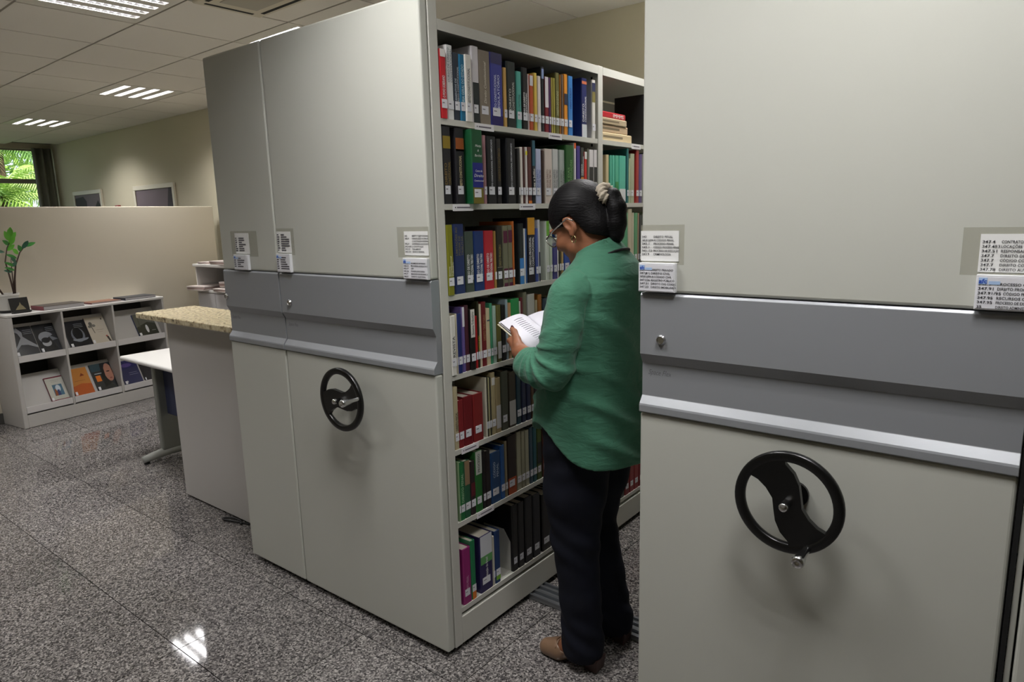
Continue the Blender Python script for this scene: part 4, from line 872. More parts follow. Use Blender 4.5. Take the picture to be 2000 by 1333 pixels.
# ------------------------------------------------------------------ pictures on the far wall
def picture(u0, u1, v0, v1, h, label, draw):
    yw = 2.12
    a = onY(u0, v0, yw); b = onY(u1, v1, yw)
    for _ in range(6):                            # settle on the skewed wall
        def wy(x): return FY/math.cos(TH)+math.tan(TH)*(x+4)
        a = onY(u0, v0, wy(a[0])); b = onY(u1, v1, wy(b[0]))
    w = b[0]-a[0]; zt = (a[2]+b[2])/2
    e = empty('framed_picture', (a[0], wy(a[0])-.026, zt-h), TH, label, 'picture', 'framed photographs on the far wall')
    f = .05; FRM = mat('#d8d0bc', .5, name='cream_frame')
    for nm, q in (('frame_bar', (0, w, h-f, h)), ('frame_bar', (0, w, 0, f)), ('frame_bar', (0, f, f, h-f)), ('frame_bar', (w-f, w, f, h-f))): box(nm, q[0], q[1], 0, .024, q[2], q[3], FRM, e, .003)
    box('photograph', f, w-f, .010, .014, f, h-f, mat('#6f6268', .75), e)
    for poly, c in draw(w, h): MB().prism(poly, lambda a_, b_, t: (a_, t, b_), .0092, .0098).build('photo_print', mat(c, .8), e)
picture(145, 200, 374, 371, .75, 'framed dark photograph left above the partition', lambda w, h: [([(.05, .05), (w*.45, .05), (w*.45, h*.82), (w*.35, h*.9), (.05, h*.88)], '#1c191a'), ([(w*.72, .05), (w-.05, .05), (w-.05, h*.7), (w*.85, h*.82), (w*.72, h*.7)], '#191617')])
picture(263, 342, 365, 355.5, .75, 'larger framed photograph of a building right above the partition', lambda w, h: [([(w*.68, .05), (w-.05, .05), (w-.05, h-.05), (w*.86, h-.05)], '#352f36'), ([(w*.55, .05), (w*.72, .05), (w*.70, h*.62), (w*.6, h*.6)], '#191619')])
al = onY(235, 402, 2.20); e = empty('alarm_box', (al[0]-.05, 2.155, al[2]-.12), TH, 'small red box on the far wall just above the partition', 'alarm box')
MB().box(0, .1, 0, .035, 0, .125).build('housing', mat('#8c2a2e', .5), e, bevel=.006); box('plate', .02, .08, -.002, 0, .03, .09, mat('#3a2a2c', .5), e)

# ------------------------------------------------------------------ greenery outside the window
GR = [mat('#a5c860', .5), mat('#c6de88', .5), mat('#82ac5c', .5)]
rt = random.Random(11)
for k, (tx, ty, hh) in enumerate(((-13.6, 2.3, 2.3), (-15.0, 4.4, 3.0), (-15.0, -1.2, 2.7), (-16.6, 3.2, 3.4))):
    e = empty('palm_tree', (tx, ty, -.3), 0, ['nearest feathery palm outside the window', 'palm outside the window at its right side', 'palm outside the window at its left side', 'taller palm behind the others outside the window'][k], 'tree', 'palms outside the window')
    MB().tube([(0, 0, 0), (.03, 0, hh*.5), (0, .02, hh)], [.09, .08, .06], 10).build('trunk', mat('#6c5a44', .9), e, smooth=True)
    for q in range(42):
        az = rt.uniform(0, 6.28); el = rt.uniform(-.2, 1.2); L = rt.uniform(.9, 1.7); fr = MB(); pr = []
        hv = Vector((math.cos(az), math.sin(az), 0))
        for t in range(9):
            s = t/8*L; pr.append(Vector((0, 0, hh))+hv*s*math.cos(el)+Vector((0, 0, 1))*(s*math.sin(el)-.55*s*s/L))
        fr.tube(pr, [.012-.001*t for t in range(9)], 5)
        sd = hv.cross(Vector((0, 0, 1)))
        for t in range(22):
            f_ = t/21*.95*8; i_ = min(7, int(f_)); c = pr[i_].lerp(pr[i_+1], f_-i_); dr = (pr[i_+1]-pr[i_]).normalized()
            for sg in (-1, 1):
                ll = .34*(1-.4*t/21)*rt.uniform(.8, 1.1); dd = (sd*sg+dr*.7+Vector((0, 0, -.35))).normalized(); wv = dr*.012
                tip = c+dd*ll+Vector((0, 0, -.06)); n0 = len(fr.v)
                fr.add([c-wv, c+wv, (c+tip)/2+wv*.9, tip, (c+tip)/2-wv*.9], [(0, 1, 2, 3, 4)])
        tag(fr.build('frond', GR[rt.randrange(3)], e), kind=None)
gh = MB().box(LX-20, LX-.2, -14, 16, -.5, -.3).build('ground_outside', mat('#6f8f4a', .9, var=.3)); tag(gh, kind='structure')
hed = empty('hedge', (-20.8, 5.5, -.3), 0, 'light green hedge far behind the palms outside', 'hedge')
for k in range(3):
    hb = MB()
    for q in range(2600):
        c = Vector((rt.gauss(0, .35), rt.uniform(-5, 5), rt.uniform(0, 5.2))); d = Vector((rt.gauss(0, 1), rt.gauss(0, 1), rt.gauss(0, 1))).normalized(); s = d.orthogonal().normalized()*.05
        hb.add([c-d*.16, c+s, c+d*.16, c-s], [(0, 1, 2, 3)])
    tag(hb.build('foliage', GR[k], hed), kind='stuff')
# ------------------------------------------------------------------ woman reading in the aisle
class Field:                                    # signed-distance grid, polygonised by surface nets
    def __init__(s, lo, hi, h):
        s.lo = np.array(lo, float); s.h = h; s.n = np.ceil((np.array(hi)-s.lo)/h).astype(int)+1
        s.ax = [s.lo[i]+h*np.arange(s.n[i]) for i in range(3)]; s.a = np.full(s.n, .25, np.float32)
    def block(s, lo, hi):
        i0 = np.clip(np.floor((np.array(lo)-s.lo)/s.h).astype(int), 0, s.n); i1 = np.clip(np.ceil((np.array(hi)-s.lo)/s.h).astype(int)+1, 0, s.n)
        sl = tuple(slice(a, b) for a, b in zip(i0, i1))
        X = s.ax[0][sl[0]][:, None, None].astype(np.float32); Y = s.ax[1][sl[1]][None, :, None].astype(np.float32); Z = s.ax[2][sl[2]][None, None, :].astype(np.float32)
        return sl, X, Y, Z
    def put(s, sl, d, k=0, op='u'):
        if d.size == 0: return
        a = s.a[sl]
        if op == 's': d = -d
        if k:
            if op == 'u': h = np.clip(.5+.5*(a-d)/k, 0, 1); s.a[sl] = a*(1-h)+d*h-k*h*(1-h)
            else: h = np.clip(.5-.5*(a-d)/k, 0, 1); s.a[sl] = a*(1-h)+d*h+k*h*(1-h)
        else: s.a[sl] = np.minimum(a, d) if op == 'u' else np.maximum(a, d)
    def cone(s, a, b, r1, r2, k=.01, op='u', flat=None):
        a = np.array(a, np.float32); b = np.array(b, np.float32); m_ = max(r1, r2)+2*k+.015
        sl, X, Y, Z = s.block(np.minimum(a, b)-m_, np.maximum(a, b)+m_); ab = b-a; L2 = max(1e-9, float(ab@ab))
        t = np.clip(((X-a[0])*ab[0]+(Y-a[1])*ab[1]+(Z-a[2])*ab[2])/L2, 0, 1)
        dx, dy, dz = X-a[0]-t*ab[0], Y-a[1]-t*ab[1], Z-a[2]-t*ab[2]
        q = dx*dx+dy*dy+dz*dz
        if flat is not None:                    # squeeze along a direction
            v, f = flat; v = np.array(v, float)/np.linalg.norm(v); pr = dx*v[0]+dy*v[1]+dz*v[2]; q = q+pr*pr*(f*f-1)
        s.put(sl, np.sqrt(q)-(r1+(r2-r1)*t), k, op)
    def chain(s, pts, rad, k=.01, op='u', flat=None):
        for i in range(len(pts)-1): s.cone(pts[i], pts[i+1], rad[i], rad[i+1], k, op, flat)
    def ell(s, c, r, k=.01, op='u', axes=None):
        c = np.array(c, float); r = np.array(r, float); m_ = r.max()+2*k+.015
        sl, X, Y, Z = s.block(c-m_, c+m_); p = [X-c[0], Y-c[1], Z-c[2]]
        if axes is not None: p = [p[0]*v[0]+p[1]*v[1]+p[2]*v[2] for v in axes]
        k0 = np.sqrt(sum((p[i]/r[i])**2 for i in range(3))); k1 = np.sqrt(sum((p[i]/r[i]**2)**2 for i in range(3)))+1e-6
        s.put(sl, (k0*(k0-1)/k1).astype(np.float32), k, op)
    def loft(s, rings, k=.01):                  # rings (z, cx, rx, ry)
        z = [r[0] for r in rings]; mx = max(max(r[2], r[3]) for r in rings)+.05
        sl, X, Y, Z = s.block((-mx, -mx, z[0]-.05), (mx+.1, mx, z[-1]+.05))
        zz = Z.ravel(); c = np.interp(zz, z, [r[1] for r in rings])[None, None, :]; rx = np.interp(zz, z, [r[2] for r in rings])[None, None, :]; ry = np.interp(zz, z, [r[3] for r in rings])[None, None, :]
        q = (((np.abs(X-c)/rx)**2.3+(np.abs(Y)/ry)**2.3)**(1/2.3)-1)*np.minimum(rx, ry)
        q = np.maximum(q, np.maximum(z[0]-Z, Z-z[-1])); s.put(sl, q.astype(np.float32), k)
    def warp(s, fn):
        sl, X, Y, Z = s.block(s.lo-1, s.lo+s.n*s.h+1); s.a = (s.a+fn(X, Y, Z)).astype(np.float32)
    def cut(s, fn):
        sl, X, Y, Z = s.block(s.lo-1, s.lo+s.n*s.h+1); s.a = np.maximum(s.a, fn(X, Y, Z)).astype(np.float32)
    def mesh(s, name, mt, parent, smooth=2):
        a = s.a; a[0], a[-1], a[:, 0], a[:, -1], a[:, :, 0], a[:, :, -1] = [np.maximum(v, 1e-3) for v in (a[0], a[-1], a[:, 0], a[:, -1], a[:, :, 0], a[:, :, -1])]
        ins = a < 0; n1 = np.array(a.shape)-1
        cnt = np.zeros(n1, np.int8)
        cor = [(i, j, k) for i in (0, 1) for j in (0, 1) for k in (0, 1)]
        for i, j, k in cor: cnt += ins[i:i+n1[0], j:j+n1[1], k:k+n1[2]]
        act = np.argwhere((cnt > 0) & (cnt < 8)); idx = -np.ones(n1, np.int64); idx[tuple(act.T)] = np.arange(len(act))
        acc = np.zeros((len(act), 3)); num = np.zeros(len(act))
        for c in cor:
            for d in range(3):
                if c[d]: continue
                e = list(c); e[d] = 1; pa = act+np.array(c); pb = act+np.array(e)
                va = a[tuple(pa.T)].astype(float); vb = a[tuple(pb.T)].astype(float); ms = (va < 0) != (vb < 0)
                t = np.where(ms, va/np.where(ms, va-vb, 1), 0); p = pa.astype(float); p[:, d] += t
                acc[ms] += p[ms]; num[ms] += 1
        V = s.lo+(acc/num[:, None])*s.h
        Q = []
        for d in range(3):
            e = [0, 0, 0]; e[d] = 1; o1, o2 = [(1, 2), (2, 0), (0, 1)][d]
            A = ins[:a.shape[0]-e[0], :a.shape[1]-e[1], :a.shape[2]-e[2]]; B = ins[e[0]:, e[1]:, e[2]:]
            ch = np.argwhere(A != B); ch = ch[(ch[:, o1] > 0) & (ch[:, o2] > 0) & (ch[:, o1] < n1[o1]) & (ch[:, o2] < n1[o2])]
            f = A[tuple(ch.T)]; q = []
            for s1, s2 in ((1, 1), (0, 1), (0, 0), (1, 0)):
                c = ch.copy(); c[:, o1] -= s1; c[:, o2] -= s2; q.append(idx[tuple(c.T)])
            q = np.stack(q, 1); q[~f] = q[~f][:, ::-1]; Q.append(q)
        Q = np.concatenate(Q); Q = Q[(Q >= 0).all(1)]
        for _ in range(smooth):                 # light smoothing
            S = np.zeros_like(V); w = np.zeros(len(V))
            for i in range(4):
                for j in (1, 3): np.add.at(S, Q[:, i], V[Q[:, (i+j) % 4]]); np.add.at(w, Q[:, i], 1)
            w[w == 0] = 1; V = V*.5+.5*S/w[:, None]
        me = bpy.data.meshes.new(name); me.from_pydata(V.tolist(), [], Q.tolist()); me.materials.append(mt); me.shade_smooth()
        o = bpy.data.objects.new(name, me); link(o, parent); return o
# local frame: x forward (towards the shelf), y to her left (towards the camera), z up
WO = (-1.10, .34, 0)
woman = empty('person', WO, math.pi, 'woman in green shirt and dark jeans, reading in the aisle', 'person')
SKIN = mat('#8a5a40', .5, name='skin', spec=.35, bump=(300, .05)); HAIR = None
HT = R(30); H0 = np.array([.066, 0, 1.468]); hf = np.array([math.cos(HT), 0, -math.sin(HT)]); hu = np.array([math.sin(HT), 0, math.cos(HT)]); hl_ = np.array([0, 1.0, 0])
def HP(a, b, c): return H0+hf*a+hl_*b+hu*c
HAX = (hf, hl_, hu)
WL, WR = (.210, .138, 1.062), (.215, -.150, 1.06)       # wrists
EL, ER = (.018, .234, 1.046), (.010, -.236, 1.035)      # elbows
B = Field((-.24, -.32, 0), (.36, .32, 1.62), .0036)
# trunk and legs (under the clothes)
B.loft([(.78, .02, .12, .15), (.95, .025, .115, .145), (1.10, .02, .11, .15), (1.22, .01, .10, .155), (1.29, 0, .075, .13), (1.33, 0, .05, .06)], .02)
B.chain([(-.002, 0, 1.28), (.012, 0, 1.36), HP(-.025, 0, -.03)], [.062, .056, .056], .02)
for sg, hx in ((1, 0), (-1, .0)):
    B.cone((0, .06*sg, 1.32), (0, .165*sg, 1.268), .036, .044, .02)
    B.chain([(0, .175*sg, 1.262), EL if sg > 0 else ER, WL if sg > 0 else WR], [.046, .041, .027], .015)
LEGL = [(.02, .085, .83), (.036, .092, .62), (.036, .095, .455), (.018, .094, .25), (.0, .090, .10)]
LEGR = [(.02, -.085, .83), (.062, -.092, .62), (.086, -.096, .46), (.040, -.099, .25), (.0, -.100, .10)]
for L in (LEGL, LEGR): B.chain(L, [.10, .078, .056, .048, .034], .02)
FEET = [((-.022, .086, .070), (.098, .102, .030), (.148, .106, .022)), ((-.022, -.100, .070), (.098, -.110, .030), (.150, -.112, .022))]
for hq, bq, tq in FEET:
    B.chain([(0.0, hq[1]+.002, .11), hq], [.034, .028], .015); B.chain([hq, (.045, (hq[1]+bq[1])/2, .062), bq, tq], [.028, .030, .030, .020], .012); B.cone((0, hq[1], .12), (.06, bq[1], .06), .028, .026, .015)
# head
B.ell(HP(-.006, 0, .030), (.093, .073, .086), .01, axes=HAX); B.ell(HP(.028, 0, -.035), (.064, .060, .084), .02, axes=HAX)
B.ell(HP(.058, 0, -.094), (.026, .030, .022), .02, axes=HAX); B.cone(HP(.030, .046, -.070), HP(.056, .016, -.096), .020, .018, .02); B.cone(HP(.030, -.046, -.070), HP(.056, -.016, -.096), .020, .018, .02)
B.cone(HP(.092, 0, .004), HP(.106, 0, -.030), .008, .012, .012); B.ell(HP(.088, .012, -.034), (.010, .008, .007), .006, axes=HAX); B.ell(HP(.088, -.012, -.034), (.010, .008, .007), .006, axes=HAX)
B.ell(HP(.086, 0, -.058), (.010, .022, .006), .005, axes=HAX); B.ell(HP(.083, 0, -.068), (.010, .019, .006), .005, axes=HAX)
for sg in (1, -1):
    B.ell(HP(.088, .031*sg, .002), (.012, .016, .011), .008, 's', axes=HAX); B.cone(HP(.090, .014*sg, .020), HP(.080, .050*sg, .018), .008, .007, .012); B.ell(HP(.062, .042*sg, -.034), (.026, .020, .022), .02, axes=HAX)
    ex = (hf*.94-hu*.34, hl_, hf*.34+hu*.94)     # ear
    B.ell(HP(-.006, .077*sg, -.008), (.019, .010, .032), .006, axes=ex); B.ell(HP(-.002, .087*sg, -.004), (.010, .008, .020), .004, 's', axes=ex); B.ell(HP(.000, .079*sg, -.036), (.009, .006, .010), .006, axes=ex)
# hands: palm, four fingers under the booklet, thumb on top
e1 = np.array([.857, 0, .515]); nb = np.array([-.515, 0, .857])    # up the page, out of the page
def hand(wr, sg, ledge):
    """ledge: y of the booklet's outer edge"""
    wr = np.array(wr, float); k0 = np.array([.262, ledge+.018*sg, 1.094]); k3 = k0-e1*.055-nb*.010
    B.cone(wr, (k0+k3)/2-e1*.01, .026, .026, .012, flat=((0, 1, 0), 1.25))
    for q in range(4):
        kn = k0+(k3-k0)*q/3; B.cone(wr+e1*.012, kn, .016, .0125, .008)
        ln = [1.0, 1.1, 1.02, .8][q]
        p1 = kn+e1*.012-nb*.012+np.array([0, -.012*sg, 0]); p2 = p1+np.array([0, -.028*sg*ln, 0])-nb*.004; p3 = p2+np.array([0, -.022*sg*ln, 0])+nb*.003
        B.chain([kn, p1, p2, p3], [.0115, .0105, .0095, .0082], .003)
    tb = wr+e1*.020+nb*.014; t1 = k0-e1*.018+nb*.018+np.array([0, .002*sg, 0]); t2 = k0+e1*.012+nb*.0235+np.array([0, -.014*sg, 0]); t3 = k0+e1*.030+nb*.021+np.array([0, -.024*sg, 0])
    B.chain([tb, t1, t2, t3], [.017, .0125, .0108, .0088], .006)
    return t2, t3
TL = hand(WL, 1, .100); hand(WR, -1, -.205)
body = B.mesh('body', SKIN, woman)
# thumb nail
d = TL[1]-TL[0]; d = d/np.linalg.norm(d)
nl = MB(); vs = []
sdv = np.cross(d, nb); sdv /= np.linalg.norm(sdv); up = np.cross(sdv, d)
for a_, w_ in ((0, .8), (.4, 1), (.8, .9), (1, .5)):
    for t in (-1, -.5, 0, .5, 1): vs.append(TL[1]-d*.004+d*.013*a_+sdv*.0062*w_*t+up*(.0100-.0038*t*t))
nl.add(vs, [(i*5+j, i*5+j+1, i*5+j+6, i*5+j+5) for i in range(3) for j in range(4)]); o = nl.build('thumb_nail', mat('#4a1c2a', .2), woman, smooth=True); sm = o.modifiers.new('t', 'SOLIDIFY'); sm.thickness = .001
for sg in (1, -1):
    MB().lathe([(0, -.0095), (.006, -.0075), (.009, -.003), (.009, .003), (.006, .0075), (0, .0095)], HP(.076, .031*sg, .002), hf, 12).build('eye', mat('#d8d2ca', .2), woman, smooth=True)
# hair
HM = bpy.data.materials.new('black_hair'); HM.use_nodes = True; nt = HM.node_tree; b = nt.nodes['Principled BSDF']; b.inputs['Base Color'].default_value = (.006, .0055, .006, 1); b.inputs['Roughness'].default_value = .5
b.inputs['Specular IOR Level'].default_value = .16
tc = nt.nodes.new('ShaderNodeTexCoord'); mp = nt.nodes.new('ShaderNodeMapping'); mp.inputs['Rotation'].default_value = (0, R(-25), 0); mp.inputs['Scale'].default_value = (14, 230, 230)
nz = nt.nodes.new('ShaderNodeTexNoise'); nz.inputs['Scale'].default_value = 1; nz.inputs['Detail'].default_value = 3; bp = nt.nodes.new('ShaderNodeBump'); bp.inputs['Strength'].default_value = .5; bp.inputs['Distance'].default_value = .004
nt.links.new(tc.outputs['Object'], mp.inputs['Vector']); nt.links.new(mp.outputs['Vector'], nz.inputs['Vector']); nt.links.new(nz.outputs['Fac'], bp.inputs['Height']); nt.links.new(bp.outputs['Normal'], b.inputs['Normal'])
G = Field((-.16, -.13, 1.33), (.22, .13, 1.62), .003)
G.ell(HP(-.012, 0, .034), (.104, .084, .098), 0, axes=HAX)
G.ell(HP(-.052, 0, -.036), (.060, .068, .066), .02, axes=HAX)
def hairline(X, Y, Z):
    a_ = (X-H0[0])*hf[0]+(Z-H0[2])*hf[2]; c_ = (X-H0[0])*hu[0]+(Z-H0[2])*hu[2]
    ln = np.where(a_ > .018, -.006+a_*.34, np.where(a_ > -.022, .020, np.where(a_ > -.034, .020+(a_+.022)*6.0, -.052+(a_+.034)*.9))); return (ln-c_)*.75
G.cut(hairline)
PT = np.array([-.030, 0, 1.552])
PONY = [PT, (-.048, 0, 1.545), (-.066, .004, 1.510), (-.068, .006, 1.465), (-.066, .006, 1.430), (-.060, .006, 1.402)]
G.chain(PONY, [.020, .026, .030, .030, .023, .006], .006, flat=((1, 0, 0), 1.1))
hair = G.mesh('hair', HM, woman)
# knitted hair tie
sc = MB(); axv = Vector((-.86, 0, .5)).normalized(); u = axv.orthogonal().normalized(); u = Vector((0, 1, 0)); w = axv.cross(u); n_, m2 = 72, 20; vs = []
for i in range(n_):
    t = 2*math.pi*i/n_; d = u*math.cos(t)+w*math.sin(t)
    for k in range(m2):
        f = 2*math.pi*k/m2; rr_ = .0145+.0030*math.sin(13*t+2*f)+.0014*math.sin(29*t-3*f)
        vs.append(Vector(PT)+axv*-.002+d*(.0235+.002*math.sin(5*t))+(d*math.cos(f)+axv*math.sin(f)*1.15)*rr_)
sc.add(vs, [(i*m2+k, ((i+1) % n_)*m2+k, ((i+1) % n_)*m2+(k+1) % m2, i*m2+(k+1) % m2) for i in range(n_) for k in range(m2)])
sc.build('hair_tie', mat('#b9ae9c', .85, bump=(500, .6), name='beige_knit'), woman, smooth=True)
# glasses, earring, lanyard
gm = mat('#b4b2ac', .25, metal=.9, name='glasses_metal')
gl = MB()
for sg in (1, -1):
    gl.torus(HP(.106, .033*sg, -.004), hf, .024, .0018, 28, 6, .82, upv=hu); gl.tube([HP(.105, .056*sg, .004), HP(.06, .075*sg, .008), HP(-.01, .083*sg, .012), HP(-.026, .082*sg, -.004)], [.0022, .0024, .0020, .0016], 6)
gl.tube([HP(.108, .010, .002), HP(.112, 0, .006), HP(.108, -.010, .002)], .0016, 6)
g_ = gl.build('glasses', gm, woman, smooth=True)
for sg in (1, -1): MB().lathe([(.0225, 0), (.0225, .001)], HP(.106, .033*sg, -.004), hf, 24).build('lens', mat('#e8eef0', .05, trans=.9, name='lens_glass'), g_)
er = MB()
for sg in (1, -1): er.torus(HP(.000, .083*sg, -.054), (.35, .94, 0), .0105, .0016, 24, 6)
er.build('earrings', mat('#d9c08a', .2, metal=1, name='gold'), woman, smooth=True)
# shirt
SH = bpy.data.materials.new('green_linen'); SH.use_nodes = True; nt = SH.node_tree; b = nt.nodes['Principled BSDF']; b.inputs['Roughness'].default_value = .75
b.inputs['Sheen Weight'].default_value = .15; b.inputs['Specular IOR Level'].default_value = .2
tc = nt.nodes.new('ShaderNodeTexCoord'); n1 = nt.nodes.new('ShaderNodeTexNoise'); n1.inputs['Scale'].default_value = 30; n1.inputs['Detail'].default_value = 5; n1.inputs['Distortion'].default_value = .8
mp = nt.nodes.new('ShaderNodeMapping'); mp.inputs['Scale'].default_value = (.6, .6, 1.8); nt.links.new(tc.outputs['Object'], mp.inputs['Vector']); nt.links.new(mp.outputs['Vector'], n1.inputs['Vector'])
mx = nt.nodes.new('ShaderNodeMix'); mx.data_type = 'RGBA'; mx.inputs['A'].default_value = (*lin('#396a54'), 1); mx.inputs['B'].default_value = (*lin('#467b63'), 1)
nt.links.new(n1.outputs['Fac'], mx.inputs['Factor']); nt.links.new(mx.outputs['Result'], b.inputs['Base Color'])
bp = nt.nodes.new('ShaderNodeBump'); bp.inputs['Strength'].default_value = .6; bp.inputs['Distance'].default_value = .006; nt.links.new(n1.outputs['Fac'], bp.inputs['Height']); nt.links.new(bp.outputs['Normal'], b.inputs['Normal'])
S = Field((-.25, -.33, .66), (.30, .33, 1.45), .0042)
S.loft([(.68, .012, .178, .212), (.76, .014, .180, .212), (.86, .02, .176, .206), (.98, .024, .160, .194), (1.10, .020, .152, .190), (1.20, .008, .146, .188), (1.27, -.006, .134, .176), (1.315, -.016, .116, .145), (1.35, -.022, .094, .105), (1.388, -.018, .068, .074)], .0)
for sg, E_, C_ in ((1, EL, (.128, .186, 1.040)), (-1, ER, (.135, -.190, 1.045))):
    S.cone((-.004, .06*sg, 1.322), (-.002, .170*sg, 1.268), .042, .056, .03)
    S.chain([(-.002, .178*sg, 1.256), (.002, .214*sg, 1.14), E_], [.060, .060, .057], .007)
    S.chain([E_, (.075, .214*sg, 1.042), C_], [.057, .055, .052], .010)
    C_ = np.array(C_); dv = C_-np.array(E_); dv /= np.linalg.norm(dv)
    S.cone(C_-dv*.030, C_+dv*.006, .058, .056, .003)                         # rolled cuff
    S.cone(C_+dv*.012, C_+dv*.10, .047, .050, .004, 's')
def folds(X, Y, Z):
    th = np.arctan2(Y, X-.02); back = np.clip((Z-.70)/.1, 0, 1)
    tor = (np.abs(Y) < .175)*1.0
    m1 = np.clip((1.08-Z)/.12, 0, 1)
    def crease(ph): q = .5+.5*np.sin(ph); return q*q*q-.3          # narrow ridges between broad hollows
    d = -.0125*m1*crease(58*Z+4.0*np.sin(2.1*th+1)+7*X+5*Y)*np.clip(.25+.75*np.sin(3*th+7*Z+.6), 0, 1)
    d = d-.0115*np.clip(1-np.abs(Z-.93)/.17, 0, 1)*crease(33*Z+3.4*th+2.0*np.sin(14*X))*np.clip(.4+.6*np.cos(2.5*th-9*Z), 0, 1)
    m2 = np.clip(1-np.abs(Z-1.15)/.14, 0, 1)*(X < .03)*(np.abs(Y) < .19)
    d = d-.0105*m2*crease(30*Y-24*Z+1.6*np.sin(13*Z))                        # drag lines from the shoulder blade
    # sleeve creases round the elbow
    el = np.sqrt((X-EL[0]-.02)**2+(Y-EL[1])**2+(Z-EL[2]-.01)**2); el2 = np.sqrt((X-ER[0])**2+(Y-ER[1])**2+(Z-ER[2])**2)
    ph = np.arctan2(Z-EL[2]-.07, X-EL[0]-.09)
    d = d-.0150*np.exp(-(el/.09)**2)*crease(14*ph+9*Y)+.005*np.exp(-(el2/.09)**2)*np.sin(70*(Z+X))
    ua = np.exp(-(((Y-.205)/.06)**2))*np.clip(1-np.abs(Z-1.17)/.10, 0, 1); d = d-.0095*ua*crease(42*Z+30*X+3*np.sin(20*Y))
    ay = np.abs(Y)
    d = d+.0045*np.exp(-((ay-.158-.30*(1.27-Z))/.0045)**2)*np.clip((Z-1.08)/.03, 0, 1)*(ay > .12)   # armhole seam
    d = d+.0028*np.exp(-((Z-1.295-.10*ay)/.0045)**2)*(X < 0)*(ay < .16)                              # yoke seam
    return d
S.warp(folds)
def hem(X, Y, Z):                                # curved shirt tails, high at the side seams
    th = np.arctan2(np.abs(Y), -(X-.03)); t = th/np.pi    # 0 at the back, 1 at the front
    hz = .735+.115*np.exp(-((t-.62)/.17)**2)+.055*np.clip((t-.62)/.3, 0, 1)
    return (hz-Z)*.9
S.cut(hem)
# hollow below the hips so the tails hang free
sl, X, Y, Z = S.block((-.25, -.25, .6), (.3, .25, .90)); inn = (np.sqrt(((X-.015)/.155)**2+(Y/.185)**2)-1)*.155; S.put(sl, np.maximum(inn, Z-.87).astype(np.float32), .01, 's')
# collar
cu_ = np.array([.44, 0, .898]); cc = np.array([.010, 0, 1.392])
sl, X, Y, Z = S.block((-.12, -.12, 1.28), (.14, .12, 1.45)); hh = (X-cc[0])*cu_[0]+(Z-cc[2])*cu_[2]; px = (X-cc[0])-hh*cu_[0]; pz = (Z-cc[2])-hh*cu_[2]
rad = np.sqrt(((px*.898-pz*.44)/1.06)**2+Y*Y); rc = .0665+np.clip(-hh, 0, .06)*.30
S.put(sl, np.maximum(np.abs(rad-rc)-.0035, np.maximum(hh-.004, -hh-.046)).astype(np.float32), .004)
S.cone(HP(-.03, 0, .0), (.02, 0, 1.31), .058, .056, .003, 's')
shirt = S.mesh('shirt', SH, woman)
ly = MB(); ly.torus(cc-cu_*.047, cu_, .0855, .0042, 48, 8, 1.06, upv=(.898, 0, -.44)); ly.build('lanyard', mat('#121214', .6), woman, smooth=True)
# jeans
JN = bpy.data.materials.new('dark_denim'); JN.use_nodes = True; nt = JN.node_tree; b = nt.nodes['Principled BSDF']; b.inputs['Roughness'].default_value = .8; b.inputs['Specular IOR Level'].default_value = .2
tc = nt.nodes.new('ShaderNodeTexCoord'); n1 = nt.nodes.new('ShaderNodeTexNoise'); n1.inputs['Scale'].default_value = 14; n1.inputs['Detail'].default_value = 6; nt.links.new(tc.outputs['Object'], n1.inputs['Vector'])
mx = nt.nodes.new('ShaderNodeMix'); mx.data_type = 'RGBA'; mx.inputs['A'].default_value = (*lin('#0c0d14'), 1); mx.inputs['B'].default_value = (*lin('#161926'), 1); nt.links.new(n1.outputs['Fac'], mx.inputs['Factor']); nt.links.new(mx.outputs['Result'], b.inputs['Base Color'])
J = Field((-.22, -.24, .02), (.26, .24, .99), .0045)
J.loft([(.80, .018, .150, .178), (.88, .018, .150, .180), (.96, .02, .135, .165)], 0)
J.ell((-.03, .07, .83), (.098, .09, .11), .03); J.ell((-.03, -.07, .83), (.098, .09, .11), .03)
J.chain(LEGL[:1]+[(.036, .092, .62), (.034, .095, .455), (.018, .094, .25), (.010, .090, .075)], [.118, .100, .077, .066, .071], .02)
J.chain(LEGR[:1]+[(.058, -.092, .62), (.082, -.096, .46), (.038, -.099, .25), (.004, -.100, .075)], [.118, .100, .077, .066, .071], .02)
def jfold(X, Y, Z):
    th = np.arctan2(Y-np.sign(Y)*.09, X-.03)
    d = .003*np.exp(-((Z-.46)/.09)**2)*np.sin(75*Z+3*th)+.0035*np.exp(-((Z-.13)/.07)**2)*np.sin(80*Z+4*th+1)+.003*np.exp(-((Z-.76)/.07)**2)*np.sin(60*Z+30*X)
    return d
J.warp(jfold)
J.cut(lambda X, Y, Z: (.036+.42*np.clip(X-.03, 0, .1)-Z)*.9)
jeans = J.mesh('jeans', JN, woman)
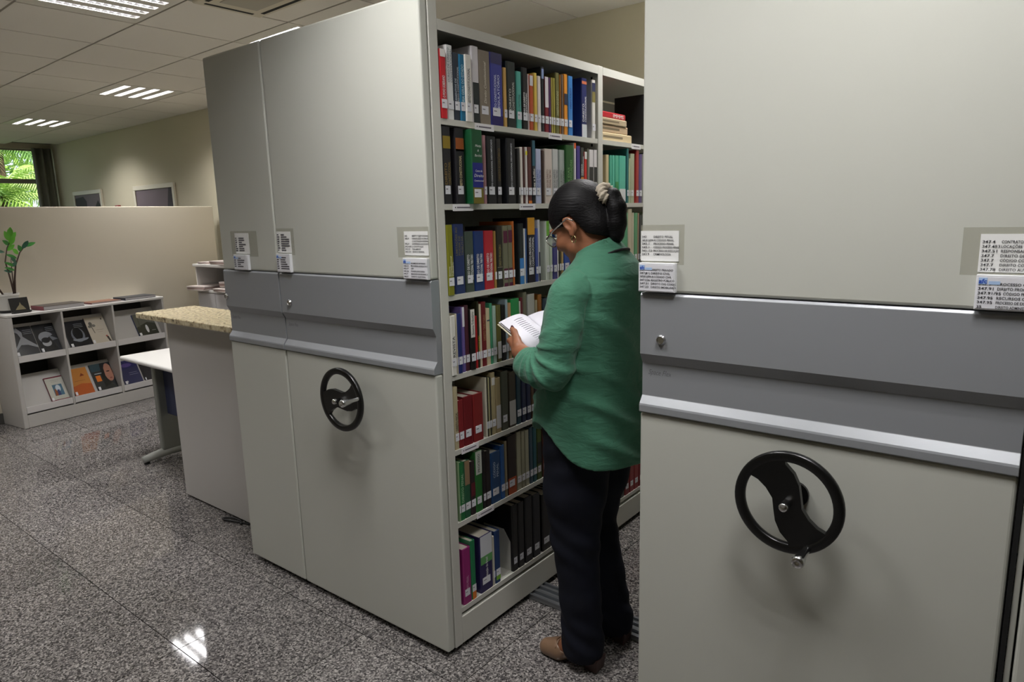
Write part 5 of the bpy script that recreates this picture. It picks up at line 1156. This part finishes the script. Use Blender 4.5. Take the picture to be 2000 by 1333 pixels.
# pumps
TAN = mat('#80654f', .35, name='tan_leather', coat=.2); HEELM = mat('#3a221c', .4)
for (hq, bq, tq), sd in zip(FEET, (1, -1)):
    P = Field((-.09, hq[1]-.08, -.004), (.20, hq[1]+.09, .15), .0030)
    P.chain([hq, (.045, (hq[1]+bq[1])/2, .056), bq, tq], [.034, .034, .035, .026], .012); P.cone(bq, (tq[0]-.01, tq[1], .022), .036, .030, .01)
    P.cut(lambda X, Y, Z: Z-np.where(X > .098, .075, np.where(X > .075, .075-(.098-X)*1.2, .047+np.clip(.06-X, 0, .08)*.55)))
    P.cut(lambda X, Y, Z: -Z+np.where(X > .06, .004, np.clip((.06-X)*.52, 0, .042)+.004))
    P.chain([(hq[0], hq[1], hq[2]+.012), (.045, (hq[1]+bq[1])/2, .075), (.080, bq[1], .062)], [.028, .027, .024], .003, 's')
    so = P.mesh('shoe', TAN, woman)
    MB().add([(-.052, hq[1]-.026, 0.0005), (-.010, hq[1]-.024, 0.0005), (-.010, hq[1]+.024, 0.0005), (-.052, hq[1]+.026, 0.0005), (-.058, hq[1]-.032, .052), (.002, hq[1]-.030, .040), (.002, hq[1]+.030, .040), (-.058, hq[1]+.032, .052)],
             [(0, 3, 2, 1), (4, 5, 6, 7), (0, 1, 5, 4), (1, 2, 6, 5), (2, 3, 7, 6), (3, 0, 4, 7)]).build('heel', HEELM, so, bevel=.004)
    MB().tube([(bq[0]-.005, bq[1]-.03, .050), (bq[0]-.002, bq[1]-.012, .0665), (bq[0]-.002, bq[1]+.012, .0665), (bq[0]-.005, bq[1]+.032, .050)], .004, 8).build('bow', TAN, so, smooth=True)
# booklet in her hands
bk = empty('booklet', WO, math.pi, 'open white booklet held in the woman\'s hands', 'booklet')
def page(y0, y1, bulge, name, mt, lift=0, l0=0, l1=.178):
    nn = 12; vs = []; fs = []; og = np.array([.172, 0, 1.0525])
    for i in range(nn+1):
        t = i/nn; y = y0+(y1-y0)*t; hgt = bulge*math.sin(math.pi*min(1, t*1.0))*(1-.35*t)+lift
        for l in (l0, l1): p = og+e1*l+nb*hgt+np.array([0, y, 0]); vs.append(p)
    for i in range(nn): fs.append((2*i, 2*i+1, 2*i+3, 2*i+2))
    o = MB().add(vs, fs).build(name, mt, bk, smooth=True); s_ = o.modifiers.new('t', 'SOLIDIFY'); s_.thickness = .0006
    return o
PG = mat('#cfcdd6', .7, name='booklet_paper'); YS = -.052
for k in range(3): page(YS, .108-.002*k, .024-.003*k, 'leaf', PG, .004-.0018*k)
for k in range(3): page(YS, -.212+.002*k, .013-.002*k, 'leaf', PG, .004-.0018*k)
page(YS, .110, .012, 'cover', mat('#cfc9b0', .4), -.004); page(YS, -.214, .012, 'cover', mat('#cfc9b0', .4), -.004)
lm = mat('#a5a4ae', .7)
for k in range(16): page(YS+.02, .095, .0235, 'text_line', lm, .0052, .02+k*.009, .0225+k*.009)
page(.098, .1065, .0005, 'margin_print', mat('#3a3a36', .6), .0056, .12, .172)
flush_texts()
